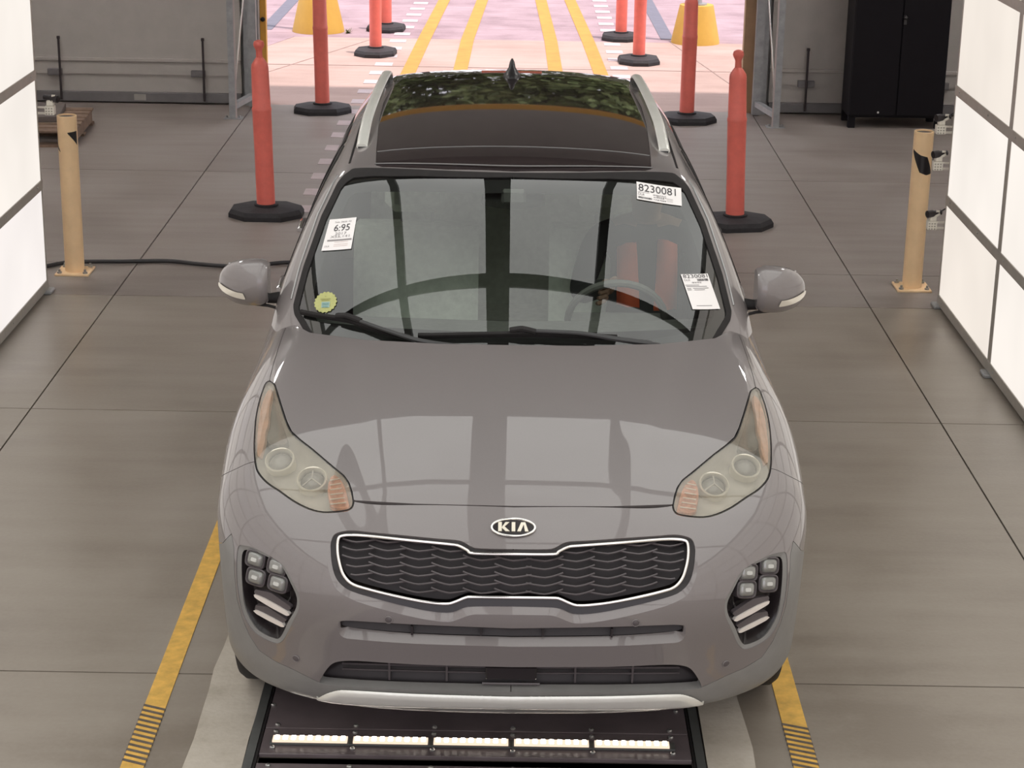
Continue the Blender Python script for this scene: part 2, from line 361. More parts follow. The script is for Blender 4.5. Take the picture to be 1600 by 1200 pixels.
# ---------------------------------------------------------------- end of body form
# ---------------------------------------------------------------- clipping panels out of the body form
class Patch:
    def __init__(s, V, N, T): s.V, s.N, s.T = V, N, T
    def cut(s, val):
        """keep the side where val < 0, with a clean new edge at val = 0"""
        val = np.where(np.abs(val) < 1e-7, -1e-7, val); ins = val < 0; c = ins[s.T].sum(1)
        keep = s.T[c == 3]; V, N = [s.V], [s.N]; base = len(s.V); new = []; tris = [keep]; cache = {}
        def mid(i, j):
            k = (i, j) if i < j else (j, i)
            if k not in cache:
                t = val[k[0]]/(val[k[0]]-val[k[1]]); cache[k] = base+len(new); new.append((k[0], k[1], t))
            return cache[k]
        out = []
        for tri, n in zip(s.T[(c == 1) | (c == 2)].tolist(), c[(c == 1) | (c == 2)].tolist()):
            for r in range(3):
                a, b, d = tri[r], tri[(r+1) % 3], tri[(r+2) % 3]
                if n == 1 and ins[a]: out.append((a, mid(a, b), mid(d, a))); break
                if n == 2 and not ins[a]:
                    p, q = mid(a, b), mid(d, a); out += [(p, b, d), (p, d, q)]; break
        if new:
            A = np.array([x[0] for x in new]); B = np.array([x[1] for x in new]); t = np.array([x[2] for x in new])[:, None]
            V.append(s.V[A]*(1-t)+s.V[B]*t); nn = s.N[A]*(1-t)+s.N[B]*t; N.append(nn/np.linalg.norm(nn, axis=1, keepdims=True))
        if out: tris.append(np.array(out))
        T = np.concatenate(tris) if len(tris) else keep; V = np.concatenate(V); N = np.concatenate(N)
        u, inv = np.unique(T, return_inverse=True)
        return Patch(V[u], N[u], inv.reshape(-1, 3))
    def move(s, d):
        """shift the vertices and find the normals again"""
        V = s.V+d; P = Patch(V, s.N, s.T); P.renormal(); return P
    def renormal(s):
        a, b, c = (s.V[s.T[:, i]] for i in range(3)); fn = np.cross(b-a, c-a); N = np.zeros_like(s.V)
        for i in range(3): np.add.at(N, s.T[:, i], fn)
        s.N = N/np.maximum(np.linalg.norm(N, axis=1, keepdims=True), 1e-12)
    def flange(s, depth):
        """turned-in edge all round (not on the middle line)"""
        e = np.concatenate([s.T[:, [0, 1]], s.T[:, [1, 2]], s.T[:, [2, 0]]]); k = np.sort(e, 1); _, i, c = np.unique(k, axis=0, return_index=True, return_counts=True)
        b = e[i[c == 1]]; b = b[~((np.abs(s.V[b[:, 0], 0]) < 2e-3) & (np.abs(s.V[b[:, 1], 0]) < 2e-3))]
        if not len(b): return s
        u, inv = np.unique(b, return_inverse=True); inv = inv.reshape(-1, 2); n = len(s.V); m = len(u)
        top = s.V[u]; bot = top-s.N[u]*depth
        tan = s.V[b[:, 1]]-s.V[b[:, 0]]; fn = np.cross(tan, s.N[b[:, 0]]); NN = np.zeros((m, 3))
        for i in range(2): np.add.at(NN, inv[:, i], fn)
        NN /= np.maximum(np.linalg.norm(NN, axis=1, keepdims=True), 1e-12)
        q0, q1 = n+inv[:, 0], n+inv[:, 1]
        T = np.concatenate([s.T, np.stack([q1, q0, q0+m], 1), np.stack([q1, q0+m, q1+m], 1)])
        return Patch(np.concatenate([s.V, top, bot]), np.concatenate([s.N, NN, NN]), T)
    def largest(s):
        lab = np.arange(len(s.V))
        while True:
            m = lab[s.T].min(1); new = lab.copy()
            for i in range(3): np.minimum.at(new, s.T[:, i], m)
            new = new[new]
            if (new == lab).all(): break
            lab = new
        v, n = np.unique(lab[s.T[:, 0]], return_counts=True); T = s.T[lab[s.T[:, 0]] == v[n.argmax()]]
        u, inv = np.unique(T, return_inverse=True); return Patch(s.V[u], s.N[u], inv.reshape(-1, 3))
    def mirrored(s):
        f = np.array([-1, 1, 1]); return Patch(s.V*f, s.N*f, s.T[:, ::-1].copy())
    def both(s):
        o = s.mirrored(); n = len(s.V); return Patch(np.concatenate([s.V, o.V]), np.concatenate([s.N, o.N]), np.concatenate([s.T, o.T+n]))
    def build(s, name, m, parent=None):
        me = bpy.data.meshes.new(name); me.from_pydata(s.V.tolist(), [], s.T.tolist()); me.update()
        me.polygons.foreach_set('use_smooth', [True]*len(me.polygons))
        me.normals_split_custom_set_from_vertices([tuple(n) for n in s.N.tolist()])
        return link(name, me, parent, m)

def smooth_poly(pts, n=4, closed=True):
    P = np.array(pts, float); k = len(P); out = []
    for i in range(k if closed else k-1):
        if closed: a, b, c, d = P[i-1], P[i], P[(i+1) % k], P[(i+2) % k]
        else: a, b, c, d = P[max(i-1, 0)], P[i], P[i+1], P[min(i+2, k-1)]
        for j in range(n):
            t = j/n; out.append(.5*((2*b)+(c-a)*t+(2*a-5*b+4*c-d)*t*t+(3*b-a-3*c+d)*t**3))
    if not closed: out.append(P[-1])
    return np.array(out)
def sdf(u, v, poly):
    """signed distance to a closed outline, negative inside"""
    P = np.asarray(poly, float); Q = np.roll(P, -1, 0); u = np.asarray(u); v = np.asarray(v)
    best = np.full(u.shape, 1e9); ins = np.zeros(u.shape, bool)
    for (ax, ay), (bx, by) in zip(P, Q):
        dx, dy = bx-ax, by-ay; L2 = dx*dx+dy*dy
        if L2 < 1e-12: continue
        t = np.clip(((u-ax)*dx+(v-ay)*dy)/L2, 0, 1); best = np.minimum(best, (u-ax-t*dx)**2+(v-ay-t*dy)**2)
        if dy != 0: ins ^= ((ay > v) != (by > v)) & (u < ax+dx*(v-ay)/dy)
    return np.where(ins, -1, 1)*np.sqrt(best)
def half_poly(pts, n=3):
    """outline that runs from the middle line round the right half and back: closed across x = 0"""
    P = smooth_poly(pts, n, closed=False); return np.concatenate([[[-.3, P[0][1]]], P, [[-.3, P[-1][1]]]])

def half_form(f, a0, a1, zc, na, nm, nr, nphi):
    """half skin of a form: fan of rays at the nose, straight middle, fan at the tail"""
    phi = np.linspace(-math.pi/2, math.pi/2, nphi); O, D = [], []
    for al in np.concatenate([[.00005], np.linspace(.004, math.pi/2, na)]):
        O.append(np.tile([0, a0, zc], (nphi, 1))); D.append(np.stack([math.sin(al)*np.cos(phi), np.full(nphi, -math.cos(al)), math.sin(al)*np.sin(phi)], 1))
    for y in np.linspace(a0, a1, nm)[1:]:
        O.append(np.tile([0, y, zc], (nphi, 1))); D.append(np.stack([np.cos(phi), 0*phi, np.sin(phi)], 1))
    for al in np.linspace(math.pi/2, .004, nr)[1:]:
        O.append(np.tile([0, a1, zc], (nphi, 1))); D.append(np.stack([math.sin(al)*np.cos(phi), np.full(nphi, math.cos(al)), math.sin(al)*np.sin(phi)], 1))
    k = len(O); O = np.concatenate(O); D = np.concatenate(D); V = shoot(f, O, D); V[:, 0] = np.maximum(V[:, 0], 0)
    N = grad(f, V); idx = np.arange(k*nphi).reshape(k, nphi); a, b, c, d = idx[:-1, :-1].ravel(), idx[:-1, 1:].ravel(), idx[1:, 1:].ravel(), idx[1:, :-1].ravel()
    T = np.concatenate([np.stack([a, d, c], 1), np.stack([a, c, b], 1)])
    p = V[T]; fn = np.cross(p[:, 1]-p[:, 0], p[:, 2]-p[:, 0]); flip = (fn*N[T].sum(1)).sum(1) < 0; T[flip] = T[flip][:, ::-1]
    # close the pin hole at the nose
    N[np.abs(V[:, 0]) < 1e-6, 0] = 0
    N /= np.linalg.norm(N, axis=1, keepdims=True)
    return Patch(V, N, T)

def on_lower(x, wv, off=0.0):
    """point of the lower body seen at (x, w) where w = z + .4 y, shifted out by off"""
    x = np.atleast_1d(np.asarray(x, float)); wv = np.atleast_1d(np.asarray(wv, float))
    d = np.array([0, -1, .4]); O = np.stack([x, 0*x+1.15, wv-.46], 1)     # start inside, run forward and up along constant w
    D = np.tile(d, (len(x), 1)); P = shoot(lower_f, O, D, far=1.5); N = grad(lower_f, P)
    return P+N*off, N
def on_upper(x, z, off=0.0):
    """point of the windscreen at (x, z)"""
    x = np.atleast_1d(np.asarray(x, float)); z = np.atleast_1d(np.asarray(z, float))
    O = np.stack([x, 0*x+2.4, z], 1); P = shoot(upper_f, O, np.tile([0., -1, 0], (len(x), 1)), far=1.6); N = grad(upper_f, P)
    return P+N*off, N

CAR = empty('car', (.012, 5.20, .005), .0093, label='grey metallic compact SUV facing the camera, standing over the black floor pit', cat='car')

HEADLIGHT = [(0.8, 1.399), (0.778, 1.384), (0.761, 1.348), (0.735, 1.291), (0.712, 1.242), (0.691, 1.207), (0.658, 1.178), (0.617, 1.147), (0.575, 1.112), (0.539, 1.082), (0.509, 1.058), (0.491, 1.034), (0.479, 1.005), (0.471, 0.976), (0.473, 0.957), (0.485, 0.946), (0.52, 0.94), (0.56, 0.938), (0.601, 0.948), (0.648, 0.971), (0.697, 1.004), (0.738, 1.03), (0.772, 1.064), (0.788, 1.099), (0.801, 1.151), (0.81, 1.204), (0.817, 1.259), (0.819, 1.315), (0.816, 1.362), (0.812, 1.391)]
TURN = [(0.547, 1.068), (0.525, 1.06), (0.504, 1.029), (0.487, 0.976), (0.489, 0.962), (0.535, 0.963), (0.546, 0.989), (0.555, 1.028)]
WING = [(0.778, 1.363), (0.748, 1.297), (0.726, 1.242), (0.706, 1.196), (0.707, 1.183), (0.754, 1.18), (0.775, 1.204), (0.77, 1.242), (0.78, 1.297), (0.784, 1.349)]
REFLECTOR = [(0.796, 1.381), (0.786, 1.349), (0.783, 1.297), (0.775, 1.242), (0.779, 1.209), (0.774, 1.182), (0.779, 1.13), (0.789, 1.13), (0.803, 1.193), (0.811, 1.259), (0.814, 1.309), (0.809, 1.355)]
POD = [(0.812, 0.826), (0.801, 0.831), (0.761, 0.823), (0.713, 0.801), (0.676, 0.778), (0.657, 0.756), (0.638, 0.719), (0.62, 0.682), (0.618, 0.654), (0.624, 0.625), (0.641, 0.591), (0.661, 0.55), (0.677, 0.527), (0.696, 0.519), (0.729, 0.529), (0.768, 0.553), (0.796, 0.595), (0.809, 0.638), (0.817, 0.696), (0.819, 0.754), (0.817, 0.802)]
POD_IN = [(0.797, 0.805), (0.783, 0.812), (0.751, 0.806), (0.708, 0.789), (0.68, 0.771), (0.661, 0.746), (0.643, 0.709), (0.629, 0.677), (0.626, 0.654), (0.633, 0.627), (0.655, 0.59), (0.673, 0.552), (0.686, 0.534), (0.7, 0.531), (0.734, 0.543), (0.762, 0.563), (0.785, 0.601), (0.797, 0.639), (0.801, 0.697), (0.802, 0.755), (0.801, 0.788)]
LEDS = [(0.755, 0.78), (0.687, 0.759), (0.753, 0.724), (0.684, 0.706)]
BARS = [[(0.764, 0.671), (0.754, 0.657), (0.661, 0.607), (0.657, 0.619), (0.727, 0.658)], [(0.764, 0.62), (0.757, 0.608), (0.677, 0.569), (0.674, 0.579), (0.739, 0.612)]]
GRILLE = [(0.003, 0.832), (0.096, 0.833), (0.122, 0.839), (0.144, 0.852), (0.167, 0.858), (0.226, 0.862), (0.338, 0.872), (0.413, 0.878), (0.466, 0.883), (0.5, 0.879), (0.521, 0.869), (0.529, 0.847), (0.528, 0.811), (0.523, 0.772), (0.512, 0.736), (0.493, 0.709), (0.463, 0.69), (0.407, 0.673), (0.333, 0.653), (0.259, 0.636), (0.204, 0.629), (0.171, 0.631), (0.145, 0.643), (0.115, 0.649), (0.001, 0.651)]
RING = [(0.0, 0.811), (0.114, 0.812), (0.132, 0.821), (0.159, 0.835), (0.188, 0.839), (0.3, 0.849), (0.412, 0.86), (0.465, 0.863), (0.498, 0.86), (0.509, 0.849), (0.509, 0.812), (0.502, 0.776), (0.49, 0.741), (0.467, 0.714), (0.426, 0.699), (0.352, 0.68), (0.278, 0.664), (0.222, 0.656), (0.185, 0.655), (0.163, 0.662), (0.134, 0.675), (0.112, 0.677), (0.0, 0.677)]
CHIN = GRILLE[:12]+[(0.535, 0.803), (0.533, 0.764), (0.52, 0.724), (0.501, 0.693), (0.444, 0.662), (0.333, 0.629), (0.241, 0.609), (0.185, 0.604), (0.156, 0.612), (0.119, 0.627), (0.075, 0.629), (0.001, 0.629)]
SLOT = [(0.0, 0.585), (0.278, 0.593), (0.445, 0.601), (0.48, 0.601), (0.497, 0.597), (0.498, 0.58), (0.493, 0.573), (0.446, 0.565), (0.278, 0.553), (0.0, 0.547)]
SHELF = [(0.0, 0.586), (0.278, 0.594), (0.445, 0.602), (0.485, 0.602), (0.502, 0.597), (0.504, 0.57), (0.49, 0.548), (0.446, 0.542), (0.278, 0.532), (0.0, 0.527)]
INTAKE = [(0.0, 0.46), (0.279, 0.464), (0.448, 0.472), (0.507, 0.468), (0.533, 0.454), (0.557, 0.419), (0.566, 0.397), (0.55, 0.39), (0.451, 0.385), (0.28, 0.381), (0.0, 0.379)]
CLADDING = np.array([(-.3, .379), (0, .379), (.28, .381), (.451, .385), (.57, .397), (.643, .434), (.699, .458), (.752, .49), (.784, .54), (.806, .597), (.820, .656), (.826, .74), (.827, .821), (.838, .866), (.87, .835), (1.2, .80), (1.2, -.4), (-.3, -.4)])
SKID = [(0.0, 0.366), (0.28, 0.371), (0.48, 0.378), (0.519, 0.374), (0.553, 0.36), (0.577, 0.343), (0.571, 0.339), (0.493, 0.329), (0.281, 0.324), (0.0, 0.324)]
HOOD = np.array([(-.3, .964), (.004, .964), (.286, .967), (.472, .976)]+[(a, b) for a, b in HEADLIGHT[12:0:-1]]+[(.801, 1.40), (.803, 1.45), (.802, 1.52), (.80, 1.60), (.795, 1.648), (.76, 1.643), (.70, 1.605), (.5, 1.568), (.25, 1.552), (-.3, 1.548)])

low = half_form(lower_f, 1.0, 3.45, .60, 250, 100, 44, 340)
X, Y, Z = low.V.T; W = Z+.4*Y
GAP = .0022
sd_head = lambda P: sdf(P.V[:, 0], P.V[:, 2]+.4*P.V[:, 1], smooth_poly(HEADLIGHT, 3))
wv = lambda P: P.V[:, 2]+.4*P.V[:, 1]
# cabin and engine bay left open, wheel houses cut
body = low.cut(np.where(low.V[:, 1] > 1.18, -(upper_f(*low.V.T)+.035), -1.0))
def arch(P, r=.395): return r-np.minimum(np.hypot(P.V[:, 1]-.91, P.V[:, 2]-.345), np.hypot(P.V[:, 1]-3.58, P.V[:, 2]-.345))
arch_mask = np.where(body.V[:, 0] > .45, arch(body), -1.0)
body = body.cut(arch_mask)
front_zone = body.cut(body.V[:, 1]-1.75)
# bonnet
hp = front_zone.cut(sdf(front_zone.V[:, 0], wv(front_zone), HOOD)+GAP); hp = hp.cut(.60-hp.V[:, 2])
hood = hp.flange(.022).both().build('hood', PAINT, CAR)
rest = front_zone.cut(np.where(front_zone.V[:, 2] > .6, -sdf(front_zone.V[:, 0], wv(front_zone), HOOD), -1.0))
rest = rest.cut(np.where(rest.V[:, 2] > .6, -sd_head(rest)+GAP, -1.0))
SEAM = spline([0, .3, .472, .52, .60, .70, .79, .84, .90, 1.0], [.964, .967, .976, .99, 1.02, 1.06, 1.102, 1.083, 1.058, 1.02])
sv = np.maximum(wv(rest)-SEAM(rest.V[:, 0]), rest.V[:, 1]-.60)
bumper = rest.cut(sv+GAP); fend = rest.cut(-sv)
fend = fend.cut(fend.V[:, 1]-1.50); fend = fend.cut(np.where(fend.V[:, 1] > .9, .776-fend.V[:, 0], -1.0)); fend = fend.cut(.30-fend.V[:, 2])
fend = fend.largest()
for s in (0, 1): (fend.flange(.02).mirrored() if s else fend.flange(.02)).build('fender', PAINT, CAR)
# bumper skin split
bumper = bumper.cut(bumper.N[:, 2]*-1-.93)
clad = bumper.cut(sdf(bumper.V[:, 0], wv(bumper), CLADDING)+.0008)
bumper = bumper.cut(-sdf(bumper.V[:, 0], wv(bumper), CLADDING)+.0008)
for poly in (smooth_poly(POD, 3), half_poly(CHIN), half_poly(SHELF), half_poly(INTAKE)):
    bumper = bumper.cut(-sdf(bumper.V[:, 0], wv(bumper), poly))
front_bumper = bumper.flange(.03).both().build('front_bumper', PAINT, CAR)
skid_poly = half_poly(SKID)
sk = clad.cut(sdf(clad.V[:, 0], wv(clad), skid_poly)); clad2 = clad.cut(-sdf(clad.V[:, 0], wv(clad), half_poly(INTAKE)))
tag(clad2.flange(.03).both().build('lower_bumper_cladding', CLAD, CAR), 'dark grey unpainted plastic')
d = np.clip(-sdf(sk.V[:, 0], wv(sk), skid_poly)/.012, 0, 1)
tag(sk.move(sk.N*(.006+.010*np.sqrt(d))[:, None]).flange(.02).both().build('skid_plate', SATIN, CAR), 'silver skid plate')
# body coloured lip below the grille, black surround, back plate
fz = body.cut(body.V[:, 1]-.55); fz = fz.cut(.30-fz.V[:, 2])
def region(P, inside, outside=None):
    q = P.cut(sdf(P.V[:, 0], wv(P), inside))
    return q if outside is None else q.cut(-sdf(q.V[:, 0], wv(q), outside))
chin_p, grille_p, ring_p = half_poly(CHIN), half_poly(GRILLE), half_poly(RING)
lip = region(fz, chin_p, grille_p); dd = -sdf(lip.V[:, 0], wv(lip), chin_p)
lip = lip.move(np.stack([0*dd, .55*dd, .0*dd], 1)); lip.flange(.02).both().build('grille_lip', PAINT, CAR)
def push(P, poly, y0, k, ymax=.06):
    q = -sdf(P.V[:, 0], wv(P), poly); return P.move(np.stack([0*q, np.minimum(y0+k*q, ymax), 0*q], 1))
sur = push(region(fz, grille_p, ring_p), grille_p, .010, .25); GR = sur.flange(.03).both().build('grille', GLOSSBLACK, CAR)
bk = push(region(fz, ring_p), ring_p, .045, .2, .055); bk.both().build('back_plate', mat('grille_dark', (.012, .008, .010), .6, var=.1), GR)
rp = smooth_poly(RING, 4, closed=False); P_, N_ = on_lower(rp[:, 0], rp[:, 1]); P_[:, 1] += .013
loop = [tuple(p) for p in P_]+[(-x, y, z) for x, y, z in P_[::-1]]
loop = [p for i, p in enumerate(loop) if i == 0 or (Vector(p)-Vector(loop[i-1])).length > .002]
MB().tube(loop, .0052, 10, 1.0, (0, 1, 0), closed=True).build('chrome_trim', CHROME, GR, smooth=True)
# wing shaped slats: shallow troughs, each raised at its tip over the next
cols = [(-.4555+.0912*i) for i in range(11)]
for x0 in cols:
    for k in range(-1, 9):
        w0 = .842-.0255*k
        t = np.linspace(-1, 1, 9); sgn = 1 if x0 < -.02 else (-1 if x0 > .02 else 1)
        ends = np.where(t*sgn < 0, .0135, .006)*np.abs(t)**1.6
        xs = x0+t*.0535; ws = w0-.006+ends
        inside = sdf(np.abs(xs), ws, ring_p)
        good = inside < -.007
        if good.sum() < 4: continue
        i0, i1 = np.where(good)[0][[0, -1]]; xs, ws = xs[i0:i1+1], ws[i0:i1+1]
        P_, N_ = on_lower(np.abs(xs), ws); P_[:, 0] = xs; P_[:, 1] += .026+.006*np.abs(t[i0:i1+1])
        MB().tube([tuple(p) for p in P_], .0050, 6, .62, (0, .35, 1)).build('slat', GREYSLAT, GR)
# slim slot below the grille
shelf_p, slot_p = half_poly(SHELF), half_poly(SLOT)
sh = region(fz, shelf_p, slot_p); q = -sdf(sh.V[:, 0], wv(sh), shelf_p); sh.move(np.stack([0*q, 1.2*q, 0*q], 1)).flange(.02).both().build('bumper_shelf', PAINT, CAR)
SLT = push(region(fz, slot_p), slot_p, .03, .6, .05).both().build('bumper_slot', MATTEBLACK, CAR)
for x0 in (-.29, -.09, .09, .29):
    P_, N_ = on_lower([abs(x0)]*2, [.556, .584]); P_[:, 0] = x0; P_[:, 1] += .022
    MB().bar(P_[0], P_[1], .006, .02, (0, 1, 0)).build('slot_rib', MATTEBLACK, SLT)
# lower intake
in_p = half_poly(INTAKE); INT = push(region(fz, in_p), in_p, .05, .6, .09).both().build('lower_intake', MATTEBLACK, CAR)
for wz, th in ((.437, .0045), (.418, .0045)):
    xs = np.linspace(-.50, .50, 25); P_, N_ = on_lower(np.abs(xs), wz+.008*np.abs(xs)); P_[:, 0] = xs; P_[:, 1] += .045
    MB().tube([tuple(p) for p in P_], th, 6, .7).build('intake_slat', GREYSLAT, INT)
P_, N_ = on_lower([0.], [.425]); c = P_[0]
MB().box(-.075, .075, c[1]+.015, c[1]+.045, c[2]-.015, c[2]+.027, .004).build('radar_cover', GLOSSBLACK, INT)
xs = np.linspace(-.085, .085, 9); P_, _ = on_lower(np.abs(xs), .395+0*xs); P_[:, 0] = xs; P_[:, 1] += .02
MB().tube([tuple(p) for p in P_], .004, 6).build('intake_lip', GREYSLAT, INT)
for x0 in (-.36, -.19, .19, .36):
    P_, N_ = on_lower([abs(x0)]*2, [.392, .462]); P_[:, 0] = x0; P_[:, 1] += .05
    MB().bar(P_[0], P_[1], .006, .02, (0, 1, 0)).build('intake_post', GREYSLAT, INT)
# parking sensors and tow cover
for sx in (-1, 1):
    for x0, w0 in ((.357, .608), (.636, .473)):
        P_, N_ = on_lower([x0], [w0], .0005); n = Vector(N_[0]); p = Vector(P_[0]); p.x *= sx; n.x *= sx
        s_ = MB().dome(p, .0095, .003, 16, n).build('parking_sensor', GREYSLAT, CAR, True)
        A = n.orthogonal().normalized(); B = n.cross(A)
        MB().tube([tuple(p+n*.001+(A*math.cos(t)+B*math.sin(t))*.0108) for t in np.linspace(0, 2*math.pi, 21)[:-1]], .0016, 6, 1, n, True).build('sensor_ring', PAINT, s_, True)
# headlights
head_p = smooth_poly(HEADLIGHT, 3)
hz = body.cut(body.V[:, 1]-1.2); hz = hz.cut(.60-hz.V[:, 2]); hr = region(hz, head_p); dist = -sdf(hr.V[:, 0], wv(hr), head_p)
for side in (1, -1):
    S = lambda P: P if side == 1 else P.mirrored()
    lens_q = hr.cut(-dist+.003)
    HL = S(lens_q.move(lens_q.N*.0005).flange(.006)).build('headlight', LENS, CAR)
    depth = np.minimum(dist*1.5, .050)
    S(hr.move(-hr.N*(.003+depth)[:, None])).build('lamp_housing', HOUSE, HL)
    rim = hr.cut(dist-.0042); S(rim.move(-rim.N*.001)).build('lamp_seal', TRIMBLACK, HL)
    inner = Patch(hr.V, hr.N, hr.T)
    def plate(poly, off, m, name, k=.3):
        q = region(inner, smooth_poly(poly, 3)); dq = -sdf(q.V[:, 0], wv(q), smooth_poly(poly, 3)); S(q.move(-q.N*(off+k*dq)[:, None]).flange(.012)).build(name, m, HL)
    plate(TURN, .012, AMBER, 'turn_signal', .2); plate(WING, .022, LAMPGREY, 'light_guide', .5); plate(REFLECTOR, .010, PEACH, 'side_reflector', .2)
    for j in range(6):
        ww = .975+.0155*j; xa, xb = .494+.006*j-.002*(j > 3), .540+.002*j
        P_, N_ = on_lower([xa, (xa+xb)/2, xb], [ww+.002, ww-.001, ww-.004], -.009); P_[:, 0] *= side
        MB().tube([tuple(p) for p in P_], .0022, 5).build('turn_signal_rib', BEZEL, HL)
    for (x0, w0), nm in (((.717, 1.122), 'high_beam'), ((.607, 1.058), 'low_beam')):
        P_, N_ = on_lower([x0], [w0], -.017); p = Vector(P_[0]); p.x *= side
        n = (Vector((N_[0][0]*side, N_[0][1], N_[0][2]))*.62+Vector((.05*side, -.90, .44))*.38).normalized(); A = Vector((1, 0, 0)); A = (A-n*A.dot(n)).normalized(); B = n.cross(A); mb = MB(); r0 = .040
        prof = [(r0+.006, -.035), (r0+.006, .004), (r0+.002, .007), (r0-.002, .002), (r0-.003, -.01)]
        k = 32; base = 0
        for r_, h in prof:
            for i in range(k): a = 2*math.pi*i/k; mb.v.append(tuple(p+(A*math.cos(a)+B*math.sin(a))*r_+n*h))
        for j in range(len(prof)-1):
            for i in range(k): mb.f.append((j*k+i, j*k+(i+1) % k, (j+1)*k+(i+1) % k, (j+1)*k+i))
        bz = mb.build(nm+'_bezel', BEZEL, HL, True)
        mb = MB()
        for r_, h in [(r0-.003, -.012), (r0-.007, -.004), (r0*.6, .004), (r0*.3, .007), (.001, .008)]:
            for i in range(k): a = 2*math.pi*i/k; mb.v.append(tuple(p+(A*math.cos(a)+B*math.sin(a))*r_+n*(h-.004)))
        for j in range(4):
            for i in range(k): mb.f.append((j*k+i, j*k+(i+1) % k, (j+1)*k+(i+1) % k, (j+1)*k+i))
        mb.build(nm+'_lens', LAMPGREY, bz, True)
        if nm == 'low_beam':
            for q in (90, 215, 325):
                q = math.radians(q); v = -(A*math.cos(q)*side+B*math.sin(q)) if False else (A*math.cos(q)+B*math.sin(q))
                MB().bar(p+n*.006, p+v*.034-n*.003, .004, .003, n).build('low_beam_rib', HOUSE, bz)
    # driving light pod in the bumper corner
    pod_p, podin_p = smooth_poly(POD, 3), smooth_poly(POD_IN, 3); pz = fz.cut(fz.V[:, 1]-.45)
    ring_ = region(pz, pod_p, podin_p); PD = S(push(ring_, pod_p, .003, .5).flange(.02)).build('fog_lamp_pod', GLOSSBLACK if False else CLAD, CAR)
    b_ = region(pz, podin_p); qd = -sdf(b_.V[:, 0], wv(b_), podin_p)
    S(b_.move(np.stack([-.2*np.minimum(qd, .05), .012+np.minimum(qd*1.8, .05), 0*qd], 1))).build('pod_back', GLOSSBLACK, PD)
    for i, (x0, w0) in enumerate(LEDS):
        P_, N_ = on_lower([x0], [w0]); p = Vector(P_[0]); p.y += .020; p.x *= side
        n = Vector((.38*side, -.90, .20)).normalized(); A = Vector((0, 0, 1)).cross(n).normalized(); B = n.cross(A); A = (A*.97+B*(-.12*1)).normalized(); B = n.cross(A)
        def rounded(a, b, h, out, kk=28, e=4.0):
            for t in np.linspace(0, 2*math.pi, kk+1)[:-1]:
                ct, st = math.cos(t), math.sin(t); out.append(tuple(p+A*(a*math.copysign(abs(ct)**(2/e), ct))+B*(b*math.copysign(abs(st)**(2/e), st))+n*h))
        def stack(rows, kk=28):
            mb = MB()
            for a, b, h in rows: rounded(a, b, h, mb.v, kk)
            for j in range(len(rows)-1):
                for q in range(kk): mb.f.append((j*kk+q, j*kk+(q+1) % kk, (j+1)*kk+(q+1) % kk, (j+1)*kk+q))
            mb.f.append(tuple((len(rows)-1)*kk+q for q in range(kk))); return mb
        u = stack([(.033, .027, -.03), (.033, .027, .006), (.030, .024, .009), (.026, .021, .004)]).build('led_bezel', GREYSLAT, PD, True)
        stack([(.026, .021, .003), (.023, .018, .010), (.016, .012, .014), (.004, .003, .015)]).build('led_lens', mat('led_pod_lens', (.25, .25, .235), .15, .3, coat=.6, var=.12, scale=40), u, True)
        stack([(.010, .006, .0145), (.009, .005, .0165)]).build('led_chip', mat('led_chip', (.55, .55, .52), .3, var=.05), u, True)
    for poly in BARS:
        q = region(pz, smooth_poly(poly, 2)); S(q.move(np.stack([0*q.V[:, 0], 0*q.V[:, 0]+.010, 0*q.V[:, 0]], 1)).flange(.012)).build('chrome_bar', BRIGHT, PD)
        up_ = [(a-.004, b+.001) for a, b in poly[:1]]+[(poly[0][0]-.01, poly[0][1]+.004), (poly[4][0], poly[4][1]+.006), (poly[3][0]-.012, poly[3][1]+.0), (poly[3][0]-.012, poly[3][1]-.02), poly[2], poly[4]]
        q = region(pz, np.array([(poly[0][0], poly[0][1]), (poly[4][0], poly[4][1]), (poly[3][0], poly[3][1]), (poly[3][0]-.014, poly[3][1]+.012), (poly[4][0]-.02, poly[4][1]+.018), (poly[0][0]-.006, poly[0][1]+.014)]))
        if len(q.T): S(q.move(np.stack([0*q.V[:, 0], 0*q.V[:, 0]+.016, 0*q.V[:, 0]], 1)).flange(.015)).build('pod_fin', GREYSLAT, PD)
